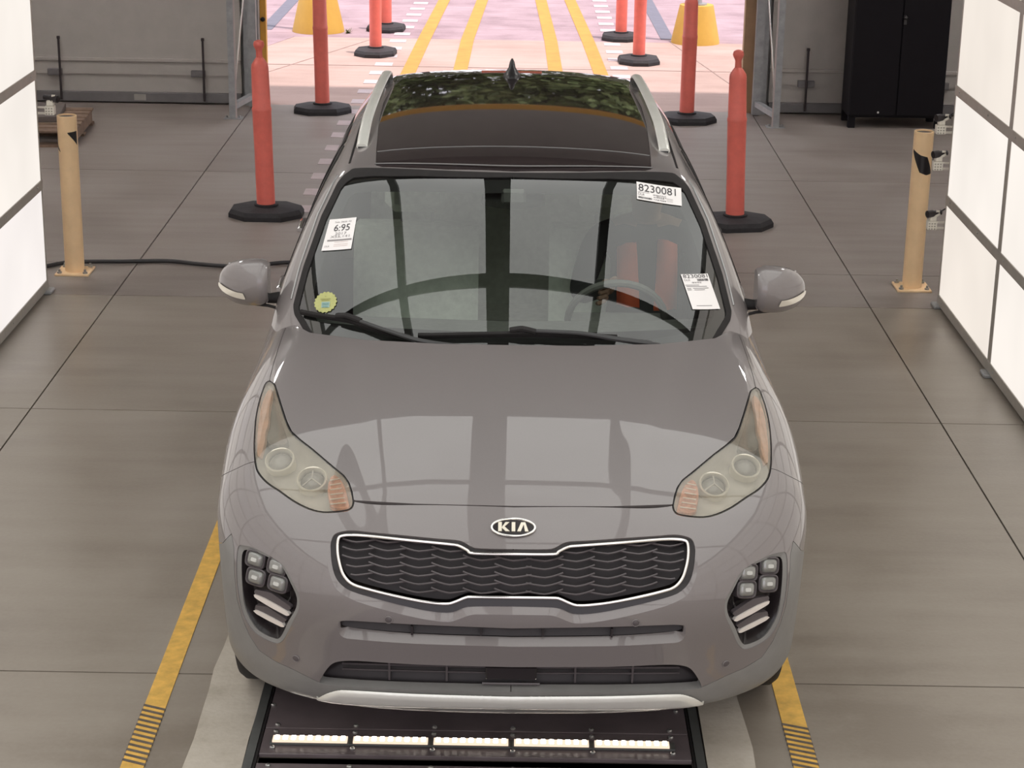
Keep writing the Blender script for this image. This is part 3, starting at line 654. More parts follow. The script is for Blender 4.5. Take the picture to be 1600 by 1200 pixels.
# badge
P_, N_ = on_lower([0.], [.897], .0); p = Vector(P_[0]); n = Vector(N_[0]); n.x = 0; n.normalize(); A = Vector((1, 0, 0)); B = n.cross(A)
if B.z < 0: B = -B
EA, EB = .066, .0325
def ell(a, b, h, k=48): return [tuple(p+A*a*math.cos(t)+B*b*math.sin(t)+n*h) for t in np.linspace(0, 2*math.pi, k+1)[:-1]]
mb = MB(); mb.v = ell(EA-.001, EB-.001, -.012)+ell(EA-.001, EB-.001, .004); mb.f = [(i, (i+1) % 48, 48+(i+1) % 48, 48+i) for i in range(48)]+[tuple(48+i for i in range(48))]
BADGE = tag(mb.build('badge', GLOSSBLACK, CAR), 'oval badge reading KIA')
MB().tube(ell(EA-.003, EB-.003, .004), .0036, 8, .8, n, True).build('badge_ring', CHROME, BADGE, True)
def letter(polys):
    mb = MB()
    for pl in polys:
        k = len(pl); n0 = len(mb.v)
        for h in (.003, .008): mb.v += [tuple(p+A*x+B*y+n*h) for x, y in pl]
        ar = sum(pl[i][0]*pl[(i+1) % k][1]-pl[(i+1) % k][0]*pl[i][1] for i in range(k)); idx = list(range(k)) if ar > 0 else list(range(k))[::-1]
        mb.f.append(tuple(n0+k+i for i in idx)); mb.f += [(n0+idx[i], n0+idx[(i+1) % k], n0+k+idx[(i+1) % k], n0+k+idx[i]) for i in range(k)]
    mb.build('badge_letter', mat('badge_letters', (.80, .74, .62), .25, .6, var=.03), BADGE)
h0, h1 = -.0155, .0155
letter([[(-.0440, h0), (-.0335, h0), (-.0335, h1), (-.0440, h1)], [(-.0330, -.001), (-.0230, h1), (-.0115, h1), (-.0255, .0005), (-.0105, h0), (-.0225, h0), (-.0330, -.0045)]])
letter([[(-.0050, h0), (.0055, h0), (.0055, h1), (-.0050, h1)]])
letter([[(.0110, h0), (.0215, h0), (.0300, .0085), (.0335, h0+.0), (.0440, h0), (.0345, h1), (.0225, h1)]])

# ---------------------------------------------------------------- sides and tail of the lower body
rear = body.cut(1.50+GAP-body.V[:, 1]); SILL = .40
sill = rear.cut(rear.V[:, 2]-SILL); sill = sill.cut(-.5-sill.N[:, 2]*1.0)
tag(sill.flange(.02).both().build('sill_cladding', CLAD, CAR), 'dark grey unpainted plastic')
upper_side = rear.cut(SILL+.001-rear.V[:, 2])
for y0, y1, nm in ((1.50, 2.62, 'front_door'), (2.62, 3.62, 'rear_door'), (3.62, 9, 'rear_quarter')):
    q = upper_side.cut(np.maximum(y0+GAP-upper_side.V[:, 1], upper_side.V[:, 1]-y1+GAP))
    for s in (0, 1):
        q2 = q.flange(.02); D_ = (q2.mirrored() if s else q2).build(nm, PAINT, CAR)
        if nm != 'rear_quarter':
            yy = y1-.16; hx = float(side_line(.93)+side_plan(yy)); sx = -1 if s else 1
            MB().tube([(sx*(hx-.005), yy-.11, .93), (sx*(hx+.028), yy-.085, .932), (sx*(hx+.030), yy, .934), (sx*(hx+.028), yy+.085, .936), (sx*(hx-.005), yy+.11, .936)], [.008, .011, .012, .011, .008], 8).build('door_handle', PAINT, D_, True)
ac = low.cut(np.where((low.V[:, 0] > .6), np.maximum(-(arch(low)+0.0), 0)+np.maximum(arch(low, .435)*-1, 0)*0-1e-9 if False else arch(low, .394), 1.0))
ac = ac.cut(-arch(ac, .45)); ac = ac.cut(.45-np.abs(ac.N[:, 0])); ac = ac.cut(.24-ac.V[:, 2]); ac = ac.cut(.45-ac.V[:, 1])
for yc in (.91, 3.58):
    q = ac.cut(np.abs(ac.V[:, 1]-yc)-.6); q = q.move(q.N*.006).flange(.03)
    for s in (0, 1): (q.mirrored() if s else q).build('arch_cladding', CLAD, CAR)
# wheels
for yc in (.91, 3.58):
    for sx in (-1, 1):
        xo = sx*.895; R = .352
        def ringm(prof, k=56):
            mb = MB()
            for x_, r_ in prof:
                for i in range(k): a = 2*math.pi*i/k; mb.v.append((sx*x_, yc+r_*math.cos(a), .352+r_*math.sin(a)))
            for j in range(len(prof)-1):
                for i in range(k): mb.f.append((j*k+i, j*k+(i+1) % k, (j+1)*k+(i+1) % k, (j+1)*k+i))
            return mb
        WH = ringm([(.665, .24), (.66, .30), (.668, .335), (.69, .3505), (.72, .352), (.84, .352), (.868, .3505), (.888, .335), (.897, .30), (.890, .245), (.88, .235), (.70, .235), (.665, .24)]).build('wheel', TYRE, CAR, True); tag(WH, 'black rubber tyre')
        rm = ringm([(.885, .240), (.893, .243), (.893, .232), (.875, .222), (.70, .218)]).build('wheel_rim', RIM, WH, True)
        for i in range(5):
            a = 2*math.pi*i/5+.3; ca, sa = math.cos(a), math.sin(a)
            for o_ in (-.13, .13):
                c2, s2 = math.cos(a+o_), math.sin(a+o_)
                MB().bar((sx*.875, yc+.05*ca, .352+.05*sa), (sx*.885, yc+.228*c2, .352+.228*s2), .028, .022, (sx, 0, 0)).build('wheel_spoke', RIM, WH)
        MB().dome((sx*.86, yc, .352), .06, .03, 20, (sx, 0, 0)).build('hub_cap', RIM, WH, True)
        ringm([(.60, .16), (.70, .16), (.70, .05), (.60, .05)], 32).build('brake_disc', STEEL, WH, True)
# dark lining under the body: wheel houses, engine bay, floor
for yc in (.91, 3.58):
    for sx in (-1, 1):
        mb = MB(); k = 28
        for x_ in (.55, .86):
            for i in range(k+1): a = math.pi*i/k*1.16-.25; mb.v.append((sx*x_, yc+.40*math.cos(a), .345+.40*math.sin(a)))
        for i in range(k): mb.f.append((i, i+1, k+2+i, k+1+i))
        mb.v.append((sx*.55, yc, .345)); c = len(mb.v)-1
        for i in range(k): mb.f.append((c, i, i+1))
        mb.build('wheel_house', MATTEBLACK, CAR)
MB().box(-.80, .80, .62, 4.25, .235, .27).build('underbody', MATTEBLACK, CAR)
MB().prism([(-.53, .48), (-.30, .36), (.30, .36), (.53, .48), (.53, 1.28), (-.53, 1.28)], .275, .70).build('engine_bay', MATTEBLACK, CAR)
MB().box(-.40, .40, .30, .34, .40, .72).build('radiator', MATTEBLACK, CAR)

# ---------------------------------------------------------------- upper body
up = half_form(upper_f, 2.35, 3.45, 1.16, 210, 60, 60, 260)
up = up.cut(1.02-up.V[:, 2])
scr_edge = [(-.3, 1.52), (0, 1.515), (.35, 1.508), (.52, 1.497), (.60, 1.485), (.632, 1.466), (.652, 1.445), (.70, 1.352), (.751, 1.206), (.774, 1.105), (.766, 1.084), (.735, 1.060), (.70, 1.03), (-.3, 1.0)]
scr_edge = np.array(scr_edge)
# the screen: front view outline, forward of the roof edge
sF = lambda P: np.maximum(sdf(P.V[:, 0], P.V[:, 2], scr_edge), P.V[:, 1]-2.25)
topcut = lambda P: P.V[:, 1]-(1.955+.13*(P.V[:, 0]/.6)**2)
scr_zone = lambda P: np.maximum(sF(P), topcut(P))
MOULD = .020
mould = up.cut(scr_zone(up)); mould = mould.cut(-(scr_zone(mould)+MOULD)); mould = mould.cut(topcut(mould)+.006)
glass = up.cut(scr_zone(up)+MOULD)
mould.move(mould.N*.004).flange(.012).both().build('windscreen_moulding', TRIMBLACK, CAR)
WS = glass.both().build('windscreen', GLASS, CAR)
# black printed border on the inside of the glass
frit = glass.cut(-np.maximum(scr_zone(glass)+.055, topcut(glass)+.10)); frit = frit.move(-frit.N*.006)
tag(frit.both().build('glass_border', MATTEBLACK, WS), 'black printed edge of the glass')
other = up.cut(-scr_zone(up))
pano_poly = np.array([(-.3, 1.963), (0, 1.963), (.25, 1.986), (.387, 2.017), (.49, 2.051), (.515, 2.075), (.526, 2.295), (.545, 2.8), (.55, 3.2), (.535, 3.6), (.505, 3.83), (.49, 3.86), (.30, 3.91), (-.3, 3.93)])
roof_only = lambda P: np.where((P.N[:, 2] > .75), sdf(P.V[:, 0], P.V[:, 1], pano_poly), 1.0)
pv = roof_only(other); pano = other.cut(pv+.0015); other = other.cut(-pv)
for y0, y1 in ((0, 2.252), (2.258, 9)):
    q = pano.cut(np.maximum(y0-pano.V[:, 1]-.004*pano.V[:, 0]**2, pano.V[:, 1]-y1)); tag(q.flange(.01).both().build('roof_glass', PANO, CAR), 'dark glass roof panel')
MB().tube([(x, 2.005+.11*(x/.6)**2+.012*math.exp(-(x/.16)**2)*-1, float(roof_line(2.005+.11*(x/.6)**2)-.030*(x/.6)**2-.012*(abs(x)/.6)**6)+.0015) for x in np.linspace(-.52, .52, 41)], .0045, 6, .6).build('roof_front_trim', mat('grey_seal', (.17, .165, .165), .4, var=.05), CAR)
MB().tube([(x, 2.255, float(roof_line(2.255)-.030*(x/.6)**2-.012*(abs(x)/.6)**6)+.0005) for x in np.linspace(-.52, .52, 21)], .0035, 6, .6).build('roof_glass_seal', mat('grey_seal', (.17, .165, .165), .4, var=.05), CAR)
WINS = [[(1.80, 1.150), (2.02, 1.295), (2.22, 1.395), (2.42, 1.445), (2.60, 1.462), (2.60, 1.13)], [(2.68, 1.13), (2.68, 1.462), (3.0, 1.462), (3.3, 1.445), (3.52, 1.415), (3.56, 1.17)], [(3.63, 1.18), (3.60, 1.40), (3.80, 1.36), (3.93, 1.28), (3.95, 1.22)]]
side_ok = lambda P: np.abs(P.N[:, 0]) > .45
for i, wpoly in enumerate(WINS):
    wp = smooth_poly(wpoly, 1); v_ = np.where(side_ok(other), sdf(other.V[:, 1], other.V[:, 2], wp), 1.0)
    g = other.cut(v_+.012); t_ = other.cut(v_-.010); t_ = t_.cut(-(np.where(side_ok(t_), sdf(t_.V[:, 1], t_.V[:, 2], wp), 1.0)+.012)); other = other.cut(-(v_-.010))
    for s in (0, 1):
        sw = (g.mirrored() if s else g).build('side_window', GLASS if i == 0 else DARKGLASS, CAR)
        q = t_.move(t_.N*.003).flange(.01); (q.mirrored() if s else q).build('window_trim', TRIMBLACK, sw)
bv = np.where(other.N[:, 1] > .6, np.maximum(np.abs(other.V[:, 0])-.52, np.maximum(1.16-other.V[:, 2], other.V[:, 2]-1.44)), 1.0)
bg_ = other.cut(bv); other = other.cut(-bv); bg_.both().build('rear_window', DARKGLASS, CAR)
# pillars and roof frame painted, split at the roof joint
tagv = other.V[:, 2]-1.40
other.flange(.015).both().build('roof_frame', PAINT, CAR)
lin = pano.move(-pano.N*.03); lin = lin.cut(2.02-lin.V[:, 1]); lin.both().build('headliner', HEADLINER, CAR)
# bright line of the A pillar, roof joint
for sx in (-1, 1):
    zz = np.linspace(1.12, 1.46, 20); xs = np.interp(zz, [1.105, 1.206, 1.352, 1.445, 1.47], [.788, .766, .716, .668, .650]); P_, N_ = on_upper(xs, zz, .002); P_[:, 0] *= sx
    MB().tube([tuple(q) for q in P_], .0035, 6).build('pillar_seam', mat('pillar_bright_line', (.36, .355, .35), .25, .6, var=.05), CAR, True)
    yy = np.linspace(2.16, 4.05, 30)
    seam = [(sx*(.618-.02*max(0, (y-3.4))), y, 0) for y in yy]
    rz_ = lambda x, y: float(roof_line(y)-.030*(abs(x)/.6)**2-.012*(abs(x)/.6)**6)
    MB().tube([(x, y, rz_(x, y)-.004) for x, y, _ in seam], .006, 6).build('roof_channel', TRIMBLACK, CAR, True)
    # roof rail
    ry = np.linspace(2.36, 4.0, 26); rx = [.590-.018*((y-2.36)/1.64)**2-.004 for y in ry]; hgt = [.004+.036*min(1, (y-2.36)/.30)**.8*min(1, (4.02-y)/.18)**.6 for y in ry]
    rail = MB().tube([(sx*x, y, rz_(x, y)+h) for x, y, h in zip(rx, ry, hgt)], [.0215]*24+[.019, .012], 12, .55).build('roof_rail', SATIN, CAR, True)
    for ya, yb in ((2.365, 2.62), (3.78, 3.99)):
        k = [(x, y, h) for x, y, h in zip(rx, ry, hgt) if ya-.04 <= y <= yb+.04]
        mb = MB()
        for x, y, h in k: z_ = rz_(x, y); mb.v += [(sx*(x-.015), y, z_-.012), (sx*(x+.015), y, z_-.012), (sx*(x+.015), y, z_+h), (sx*(x-.015), y, z_+h)]
        for j in range(len(k)-1):
            for q in range(4): mb.f.append((j*4+q, j*4+(q+1) % 4, (j+1)*4+(q+1) % 4, (j+1)*4+q))
        mb.f += [(0, 1, 2, 3), tuple(len(mb.v)-4+q for q in range(4))]
        mb.build('rail_foot', mat('dark_rail_foot', (.035, .036, .036), .5, var=.1), rail)
# shark fin aerial
k = 12; mb = MB(); zr0 = float(roof_line(3.80))
prof = [(0, .052, .17), (.014, .056, .165), (.030, .040, .135), (.050, .022, .09), (.074, .015, .055), (.088, .006, .028)]
for h, a, b in prof:
    for i in range(k): t = 2*math.pi*i/k; mb.v.append((a*math.cos(t)*.75, 3.80+.03*h/.08+b*.5*math.sin(t), zr0-.012+h))
for j in range(len(prof)-1):
    for i in range(k): mb.f.append((j*k+i, j*k+(i+1) % k, (j+1)*k+(i+1) % k, (j+1)*k+i))
mb.f.append(tuple((len(prof)-1)*k+i for i in range(k)))
mb.build('aerial_fin', mat('aerial_plastic', (.02, .019, .02), .35, var=.1), CAR, True)
MB().box(-.14, .14, 3.985, 4.0, rz_(0, 3.99)-.004, rz_(0, 3.99)+.004).build('brake_light', mat('brake_light_red', (.5, .12, .07), .3, var=.05), CAR)
# cowl between bonnet and screen
mb = MB(); xs = np.linspace(-.74, .74, 41)
for x in xs:
    a = abs(x); y0 = 1.17+.14*(a/.7)**2+.02; mb.v += [(x, y0, float(hood_line(y0))-.05-.03*(a/.8)**2), (x, y0+.16, float(hood_line(y0))-.025-.03*(a/.8)**2)]
for i in range(40): mb.f.append((2*i, 2*i+2, 2*i+3, 2*i+1))
mb.build('cowl_panel', MATTEBLACK, CAR)

# wipers (blade on the glass, arm to its pivot in the cowl)
def on_glass_path(pts, off, n=24):
    S_ = smooth_poly(pts, 8, closed=False); P_, N_ = on_upper(S_[:, 0], S_[:, 1], 0); offs = np.interp(np.linspace(0, 1, len(S_)), np.linspace(0, 1, len(off)), off)
    return [tuple(q) for q in P_+N_*offs[:, None]]
def wiper(blade, arm, clipx):
    wp = MB().tube(on_glass_path(blade, [.014, .016, .016, .014]), .0085, 8, 1.25, (0, -.5, .85)).build('wiper', TRIMBLACK, CAR, True)
    MB().tube(on_glass_path(blade, [.004]*4), .0035, 6, 1.6, (0, -.5, .85)).build('wiper_rubber', MATTEBLACK, wp, True)
    ap = on_glass_path(arm, [.030, .034, .036, .034, .020]); r = np.interp(np.linspace(0, 1, len(ap)), [0, .2, .7, 1], [.007, .008, .012, .013])
    MB().tube(ap, list(r), 8, .7, (0, -.5, .85)).build('wiper_arm', mat('wiper_arm_black', (.026, .025, .026), .38, var=.1), wp, True)
    c0 = on_glass_path([(clipx[0]-.04, clipx[1]), (clipx[0], clipx[1]), (clipx[0]+.045, clipx[1]-.004)], [.026, .036, .028])
    MB().tube(c0, .011, 8, .8, (0, -.5, .85)).build('wiper_clip', TRIMBLACK, wp, True)
wiper([(-.734, 1.093), (-.57, 1.098), (-.501, 1.089), (-.345, 1.074)], [(-.52, 1.095), (-.40, 1.074), (-.30, 1.058), (-.16, 1.05), (-.02, 1.045)], (-.56, 1.10))
wiper([(-.319, 1.081), (-.10, 1.092), (.10, 1.095), (.351, 1.082)], [(.02, 1.098), (.215, 1.088), (.346, 1.068), (.456, 1.052), (.50, 1.045)], (.03, 1.099))

# stickers on the screen: quads given by corners (x, z), print laid over the paper
def quad_map(q):
    q = np.array(q)
    def f(u, v, off):
        u = np.asarray(u, float); v = np.asarray(v, float)
        c = (q[3]*((1-u)*(1-v))[:, None]+q[2]*(u*(1-v))[:, None]+q[1]*(u*v)[:, None]+q[0]*((1-u)*v)[:, None])
        return on_upper(c[:, 0], c[:, 1], off)[0]
    return f
def sheet(fm, u0, u1, v0, v1, off, name, m, parent, n=6):
    U, Vv = np.meshgrid(np.linspace(u0, u1, n), np.linspace(v0, v1, n)); P_ = fm(U.ravel(), Vv.ravel(), off)
    F_ = [(j*n+i, j*n+i+1, (j+1)*n+i+1, (j+1)*n+i) for j in range(n-1) for i in range(n-1)]
    return link(name, flat_mesh(name, P_, F_), parent, m)
def printed(fm, txt, u0, v0, width, height, off, m, parent, name='print'):
    cu = bpy.data.curves.new('t', 'FONT'); cu.body = txt; cu.fill_mode = 'FRONT'; cu.resolution_u = 3; to = bpy.data.objects.new('t', cu); COL.objects.link(to)
    bpy.context.view_layer.update(); me = bpy.data.meshes.new_from_object(to.evaluated_get(bpy.context.evaluated_depsgraph_get())); bpy.data.objects.remove(to)
    C = np.array([v.co[:2] for v in me.vertices]); lo, hi = C.min(0), C.max(0); C = (C-lo)/(hi-lo)
    P_ = fm(u0+C[:, 0]*width, v0+C[:, 1]*height, off); F_ = [tuple(p.vertices) for p in me.polygons]
    return link(name, flat_mesh(name, P_, F_), parent, m)
ST = .0030
f1 = quad_map([(-.667, 1.347), (-.567, 1.365), (-.578, 1.282), (-.688, 1.262)]); s1 = tag(sheet(f1, 0, 1, 0, 1, ST, 'sticker', PAPER, CAR), 'white paper sticker printed 6:95')
for a in (('Sale 2626 22', .24, .865, .60, .05, GREYINK), ('6:95', .26, .60, .56, .21, INK), ('2017', .34, .475, .40, .085, GREYINK), ('X55,141', .20, .375, .66, .085, GREYINK), ('DLR', .08, .10, .16, .05, GREYINK)): printed(f1, a[0], *a[1:5], ST+.0012, a[5], s1)
sheet(f1, .12, .96, .285, .335, ST+.001, 'printed_bar', GREYINK, s1)
for v in (.24, .17, .115): sheet(f1, .38, .86, v, v+.012, ST+.001, 'printed_line', PALEINK, s1, 3)
random.seed(2)
def barcode0(fm, u0, u1, v0, v1, par):
    u = u0
    while u < u1: wdt = random.choice((.014, .022, .03)); sheet(fm, u, u+wdt, v0+random.choice((0, .02)), v1, ST+.001, 'printed_block', GREYINK, par, 2); u += wdt+random.choice((.010, .016))
f2 = quad_map([(.452, 1.477), (.62, 1.449), (.617, 1.402), (.45, 1.432)]); s2 = tag(sheet(f2, 0, 1, 0, 1, ST, 'sticker', PAPER, CAR), 'white paper sticker printed 8230081')
printed(f2, '8230081', .04, .50, .83, .40, ST+.0012, INK, s2); printed(f2, 'DLR', .03, .26, .14, .13, ST+.0012, GREYINK, s2)
for v, a, b in ((.38, .36, .64), (.30, .44, .64), (.24, .37, .58), (.12, .37, .63)): barcode0(f2, a, b, v-.035, v+.03, s2)
def barcode(fm, u0, u1, v0, v1, n, par):
    u = u0
    while u < u1: wdt = random.choice((.006, .010, .016)); sheet(fm, u, u+wdt, v0, v1, ST+.001, 'barcode_line', INK, par, 2); u += wdt+random.choice((.006, .011))
barcode(f2, .03, .33, .08, .18, 20, s2)
for v in (.20, .27, .12): sheet(f2, .66, .80, v, v+.014, ST+.001, 'printed_line', GREYINK, s2, 2)
sheet(f2, .02, .28, .43, .445, ST+.001, 'printed_line', GREYINK, s2, 2)
f3 = quad_map([(.593, 1.227), (.694, 1.217), (.731, 1.121), (.628, 1.135)]); s3 = tag(sheet(f3, 0, 1, 0, 1, ST, 'sticker', PAPER, CAR), 'tall white paper sticker with 8230081 along its top')
printed(f3, '8230081', .05, .885, .90, .10, ST+.0012, INK, s3); printed(f3, 'DLR', .05, .80, .22, .05, ST+.0012, GREYINK, s3); barcode(f3, .53, .93, .795, .86, 20, s3)
barcode0(f3, .30, .64, .735, .775, s3)
for v, a, b in ((.685, .03, .53), (.645, .05, .80), (.59, .05, .2), (.595, .27, .84), (.55, .05, .2), (.55, .30, .68), (.10, .18, .74)): sheet(f3, a, b, v-.008, v+.008, ST+.001, 'printed_line', GREYINK, s3, 3)
# scalloped round seal
cx, cz, rx_, rz2 = -.655, 1.136, .040, .026; k = 72; t = np.linspace(0, 2*math.pi, k, endpoint=False); rr = 1+.05*np.cos(18*t)
pts = on_upper(np.concatenate([[cx], cx+rx_*rr*np.cos(t)]), np.concatenate([[cz], cz+rz2*rr*np.sin(t)-.008*np.cos(t)*-1]), ST)[0]
SL = tag(link('sticker', flat_mesh('seal', pts, [(0, 1+i, 1+(i+1) % k) for i in range(k)]), CAR, SEALM), 'yellow green scalloped round sticker')
f4 = quad_map([(cx-.030, cz+.013), (cx+.030, cz+.024), (cx+.028, cz-.012), (cx-.030, cz-.022)])
sheet(f4, .28, .80, .08, .50, ST+.001, 'printed_patch', SEALB, SL, 3)
for v, a, b in ((.38, .34, .74), (.27, .34, .74), (.13, .36, .72)): sheet(f4, a, b, v-.02, v+.02, ST+.002, 'printed_line', TEALINK, SL, 3)
for v, a, b in ((.70, .2, .8), (.60, .25, .75), (.88, .46, .54)): sheet(f4, a, b, v-.02, v+.02, ST+.002, 'printed_line', mat('olive_ink', (.33, .33, .12), .6, var=.1), SL, 3)

# ---------------------------------------------------------------- door mirrors
for sx in (-1, 1):
    k = 36; rows = 26; mb = MB(); cx0, cx1 = .878, 1.066
    for j in range(rows+1):
        s_ = j/rows; x = cx0+(cx1-cx0)*s_
        e = (1-max(0, (s_-.25)/.75)**2.6)**.5 if s_ < 1 else 0
        e *= .80+.20*math.sqrt(min(1, s_/.16))
        hz_, hy = .084*e, .080*(e**.9); zc_ = 1.149-.012*s_
        for i in range(k):
            a = 2*math.pi*i/k; ca, sa = math.cos(a), math.sin(a)
            yy = 1.70-hy*math.copysign(abs(ca)**.85, ca); zz = zc_+hz_*math.copysign(abs(sa)**.9, sa)
            mb.v.append((sx*x, min(yy, 1.745)+.05*s_*s_, zz))
    for j in range(rows):
        for i in range(k): mb.f.append((j*k+i, j*k+(i+1) % k, (j+1)*k+(i+1) % k, (j+1)*k+i))
    mb.f.append(tuple(range(k)))
    MR = mb.build('door_mirror', PAINT, CAR, True)
    # bright repeater strip that widens to the outer tip
    mb = MB(); n_ = 14
    for j in range(n_+1):
        s_ = .42+.555*j/n_; x = cx0+(cx1-cx0)*s_; e = (1-max(0, (s_-.25)/.75)**2.6)**.5; hz_, hy = .084*e, .080*e**.9; zc_ = 1.149-.012*s_
        q0, q1 = -.42-.10*(1-j/n_), -.22+.30*(j/n_)**2
        if j == 0: q1 = q0+.08
        for q in (q0, (q0+q1)/2, q1):
            sa = q; ca = math.sqrt(1-q*q); mb.v.append((sx*(x+.003*s_), 1.70-hy*abs(ca)**.85+.05*s_*s_-.004, zc_+hz_*math.copysign(abs(sa)**.9, sa)))
    for j in range(n_):
        for q in range(2): mb.f.append((j*3+q, j*3+q+1, j*3+q+4, j*3+q+3))
    tag(mb.build('mirror_repeater', mat('repeater_lens', (.80, .76, .66), .2, .3, var=.03), MR, True), 'white turn repeater strip')
    MB().box(*sorted((sx*.915, sx*1.03)), 1.748, 1.752, 1.085, 1.205).build('mirror_glass', mat('mirror_silver', (.8, .8, .8), .03, 1, var=.01), MR)
    MB().tube([(sx*.925, 1.70, 1.095), (sx*.885, 1.705, 1.085), (sx*.82, 1.72, 1.085)], [.026, .022, .030], 12, .8).build('mirror_foot', TRIMBLACK, MR, True)
    MB().tube([(sx*.80, 1.655, 1.050), (sx*.88, 1.675, 1.066), (sx*.95, 1.690, 1.069), (sx*1.01, 1.71, 1.078)], [.006, .008, .009, .005], 8, .7).build('mirror_lower_shell', TRIMBLACK, MR, True)

# ---------------------------------------------------------------- cabin
def rbox(name, m, x0, x1, y0, y1, z0, z1, b, parent=CAR): return MB().box(x0, x1, y0, y1, z0, z1, b).build(name, m, parent, True)
mb = MB(); prof = [(1.26, .98), (1.32, 1.045), (1.45, 1.052), (1.62, 1.035), (1.74, 1.00), (1.78, .93), (1.74, .70), (1.30, .70)]
for x in (-.74, -.5, 0, .5, .74):
    for y, z in prof: mb.v.append((x, y+.12*(abs(x)/.74)**2, z-.012*(abs(x)/.74)**2))
for j in range(4):
    for i in range(8): mb.f.append((j*8+i, j*8+(i+1) % 8, (j+1)*8+(i+1) % 8, (j+1)*8+i))
mb.f += [tuple(range(8))[::-1], tuple(32+i for i in range(8))]
DB = mb.build('dashboard', DASH, CAR, True)
sw_c = Vector((.39, 1.88, .97)); sn = Vector((0, .90, .42)).normalized(); sa_, sb_ = Vector((1, 0, 0)), sn.cross(Vector((1, 0, 0)))
SWL = MB().tube([tuple(sw_c+(sa_*math.cos(t)+sb_*math.sin(t))*.18) for t in np.linspace(0, 2*math.pi, 33)[:-1]], .014, 8, 1, sn, True).build('steering_wheel', DASH, CAR, True)
MB().bar(sw_c-sa_*.17, sw_c+sa_*.17, .03, .05, sn).build('wheel_hub', DASH, SWL)
def seat(x, y, wd):
    rt_ = rbox('seat', FABRIC, x-wd/2, x+wd/2, y-.50, y, .48, .66, .05)
    mb = MB(); sec = [(0, .62, .16), (.03, .85, .15), (.10, 1.08, .12), (.14, 1.17, .09)]
    for dy, z, th in sec:
        for px, py in ((-wd/2*.96, 0), (-wd/2*.70, -.03), (wd/2*.70, -.03), (wd/2*.96, 0), (wd/2*.9, th), (-wd/2*.9, th)): mb.v.append((x+px, y+dy+py-.04, z))
    for j in range(3):
        for i in range(6): mb.f.append((j*6+i, j*6+(i+1) % 6, (j+1)*6+(i+1) % 6, (j+1)*6+i))
    mb.f += [tuple(range(6))[::-1], tuple(18+i for i in range(6))]
    mb.build('seat_back', FABRIC, rt_, True); return rt_
for x in (-.38, .40):
    s_ = seat(x, 2.42, .52); rbox('headrest', FABRIC, x-.13, x+.13, 2.53, 2.63, 1.21, 1.38, .04, s_); MB().bar((x-.06, 2.58, 1.14), (x-.06, 2.58, 1.24), .012, .012).build('headrest_post', STEEL, s_); MB().bar((x+.06, 2.58, 1.14), (x+.06, 2.58, 1.24), .012, .012).build('headrest_post', STEEL, s_)
s_ = seat(0, 3.25, 1.28)
for x in (-.40, 0, .40): rbox('headrest', FABRIC, x-.12, x+.12, 3.36, 3.45, 1.20, 1.33, .04, s_)
rbox('centre_console', DASH, -.13, .13, 1.75, 2.75, .40, .72, .04)
rbox('parcel_shelf', FABRIC, -.62, .62, 3.50, 4.10, 1.05, 1.08, .01)
rbox('cabin_floor', DASH, -.80, .80, 1.28, 4.20, .30, .36, .01)
for sx in (-1, 1): rbox('door_card', DASH, *sorted((sx*.80, sx*.835)), 1.55, 4.0, .36, 1.07, .01)
P_, N_ = on_upper([0.], [1.455]); q = P_[0]
RM = MB().tube([(-.115, q[1]+.10, q[2]-.045), (-.06, q[1]+.095, q[2]-.047), (0, q[1]+.092, q[2]-.048), (.06, q[1]+.095, q[2]-.047), (.115, q[1]+.10, q[2]-.045)], [.022, .030, .032, .030, .022], 10, .95).build('inside_mirror', DASH, CAR, True)
MB().box(-.045, .045, q[1]+.012, q[1]+.085, q[2]-.045, q[2]+.01, .01).build('camera_cover', DASH, RM)

# ---------------------------------------------------------------- the setting
def box_obj(name, m, x0, x1, y0, y1, z0, z1, parent=None, b=0): return MB().box(x0, x1, y0, y1, z0, z1, b).build(name, m, parent)
# floor: slabs with sunk joints
floor = box_obj('floor', JOINT, -7, 7, -1.2, 16.93, -.20, -.012); tag(floor, kind='structure')
XJ = [-7, -2.26, 2.02, 7]; YJ = [-1.2, .6, 3.33, 6.06, 8.79, 10.78, 11.50, 14.15, 16.93]; g = .004
for i in range(3):
    for j in range(len(YJ)-1):
        x0, x1, y0, y1 = XJ[i]+g, XJ[i+1]-g, YJ[j]+g, YJ[j+1]-g; m = FLOOR_F if YJ[j+1] <= 10.8 else FLOOR_B
        if i == 1 and y0 < 8.7:
            # cut for the pit and its concrete edging
            box_obj('floor_slab', m, x0, -.93, y0, y1, -.15, 0, floor); box_obj('floor_slab', m, .70, x1, y0, y1, -.15, 0, floor)
        else: box_obj('floor_slab', m, x0, x1, y0, y1, -.15, 0, floor)
def ragged(x0, x1, y0, y1, amp, seed, m, name, side):
    rnd = random.Random(seed); n = 60; mb = MB(); L_ = []; R_ = []; a = 0; b = 0
    for i in range(n+1):
        y = y0+(y1-y0)*i/n; a = a*.75+rnd.uniform(-amp, amp); b = b*.75+rnd.uniform(-amp, amp)
        L_.append((x0+(a if side < 0 else a*.3), y)); R_.append((x1+(b if side > 0 else b*.3), y))
    return MB().prism(L_+R_[::-1], -.15, .004).build(name, m, floor)
ragged(-1.0, -.815, -1.2, 8.75, .010, 1, STRIP, 'concrete_edging', -1); ragged(.625, .78, -1.2, 8.75, .010, 2, STRIP, 'concrete_edging', 1)
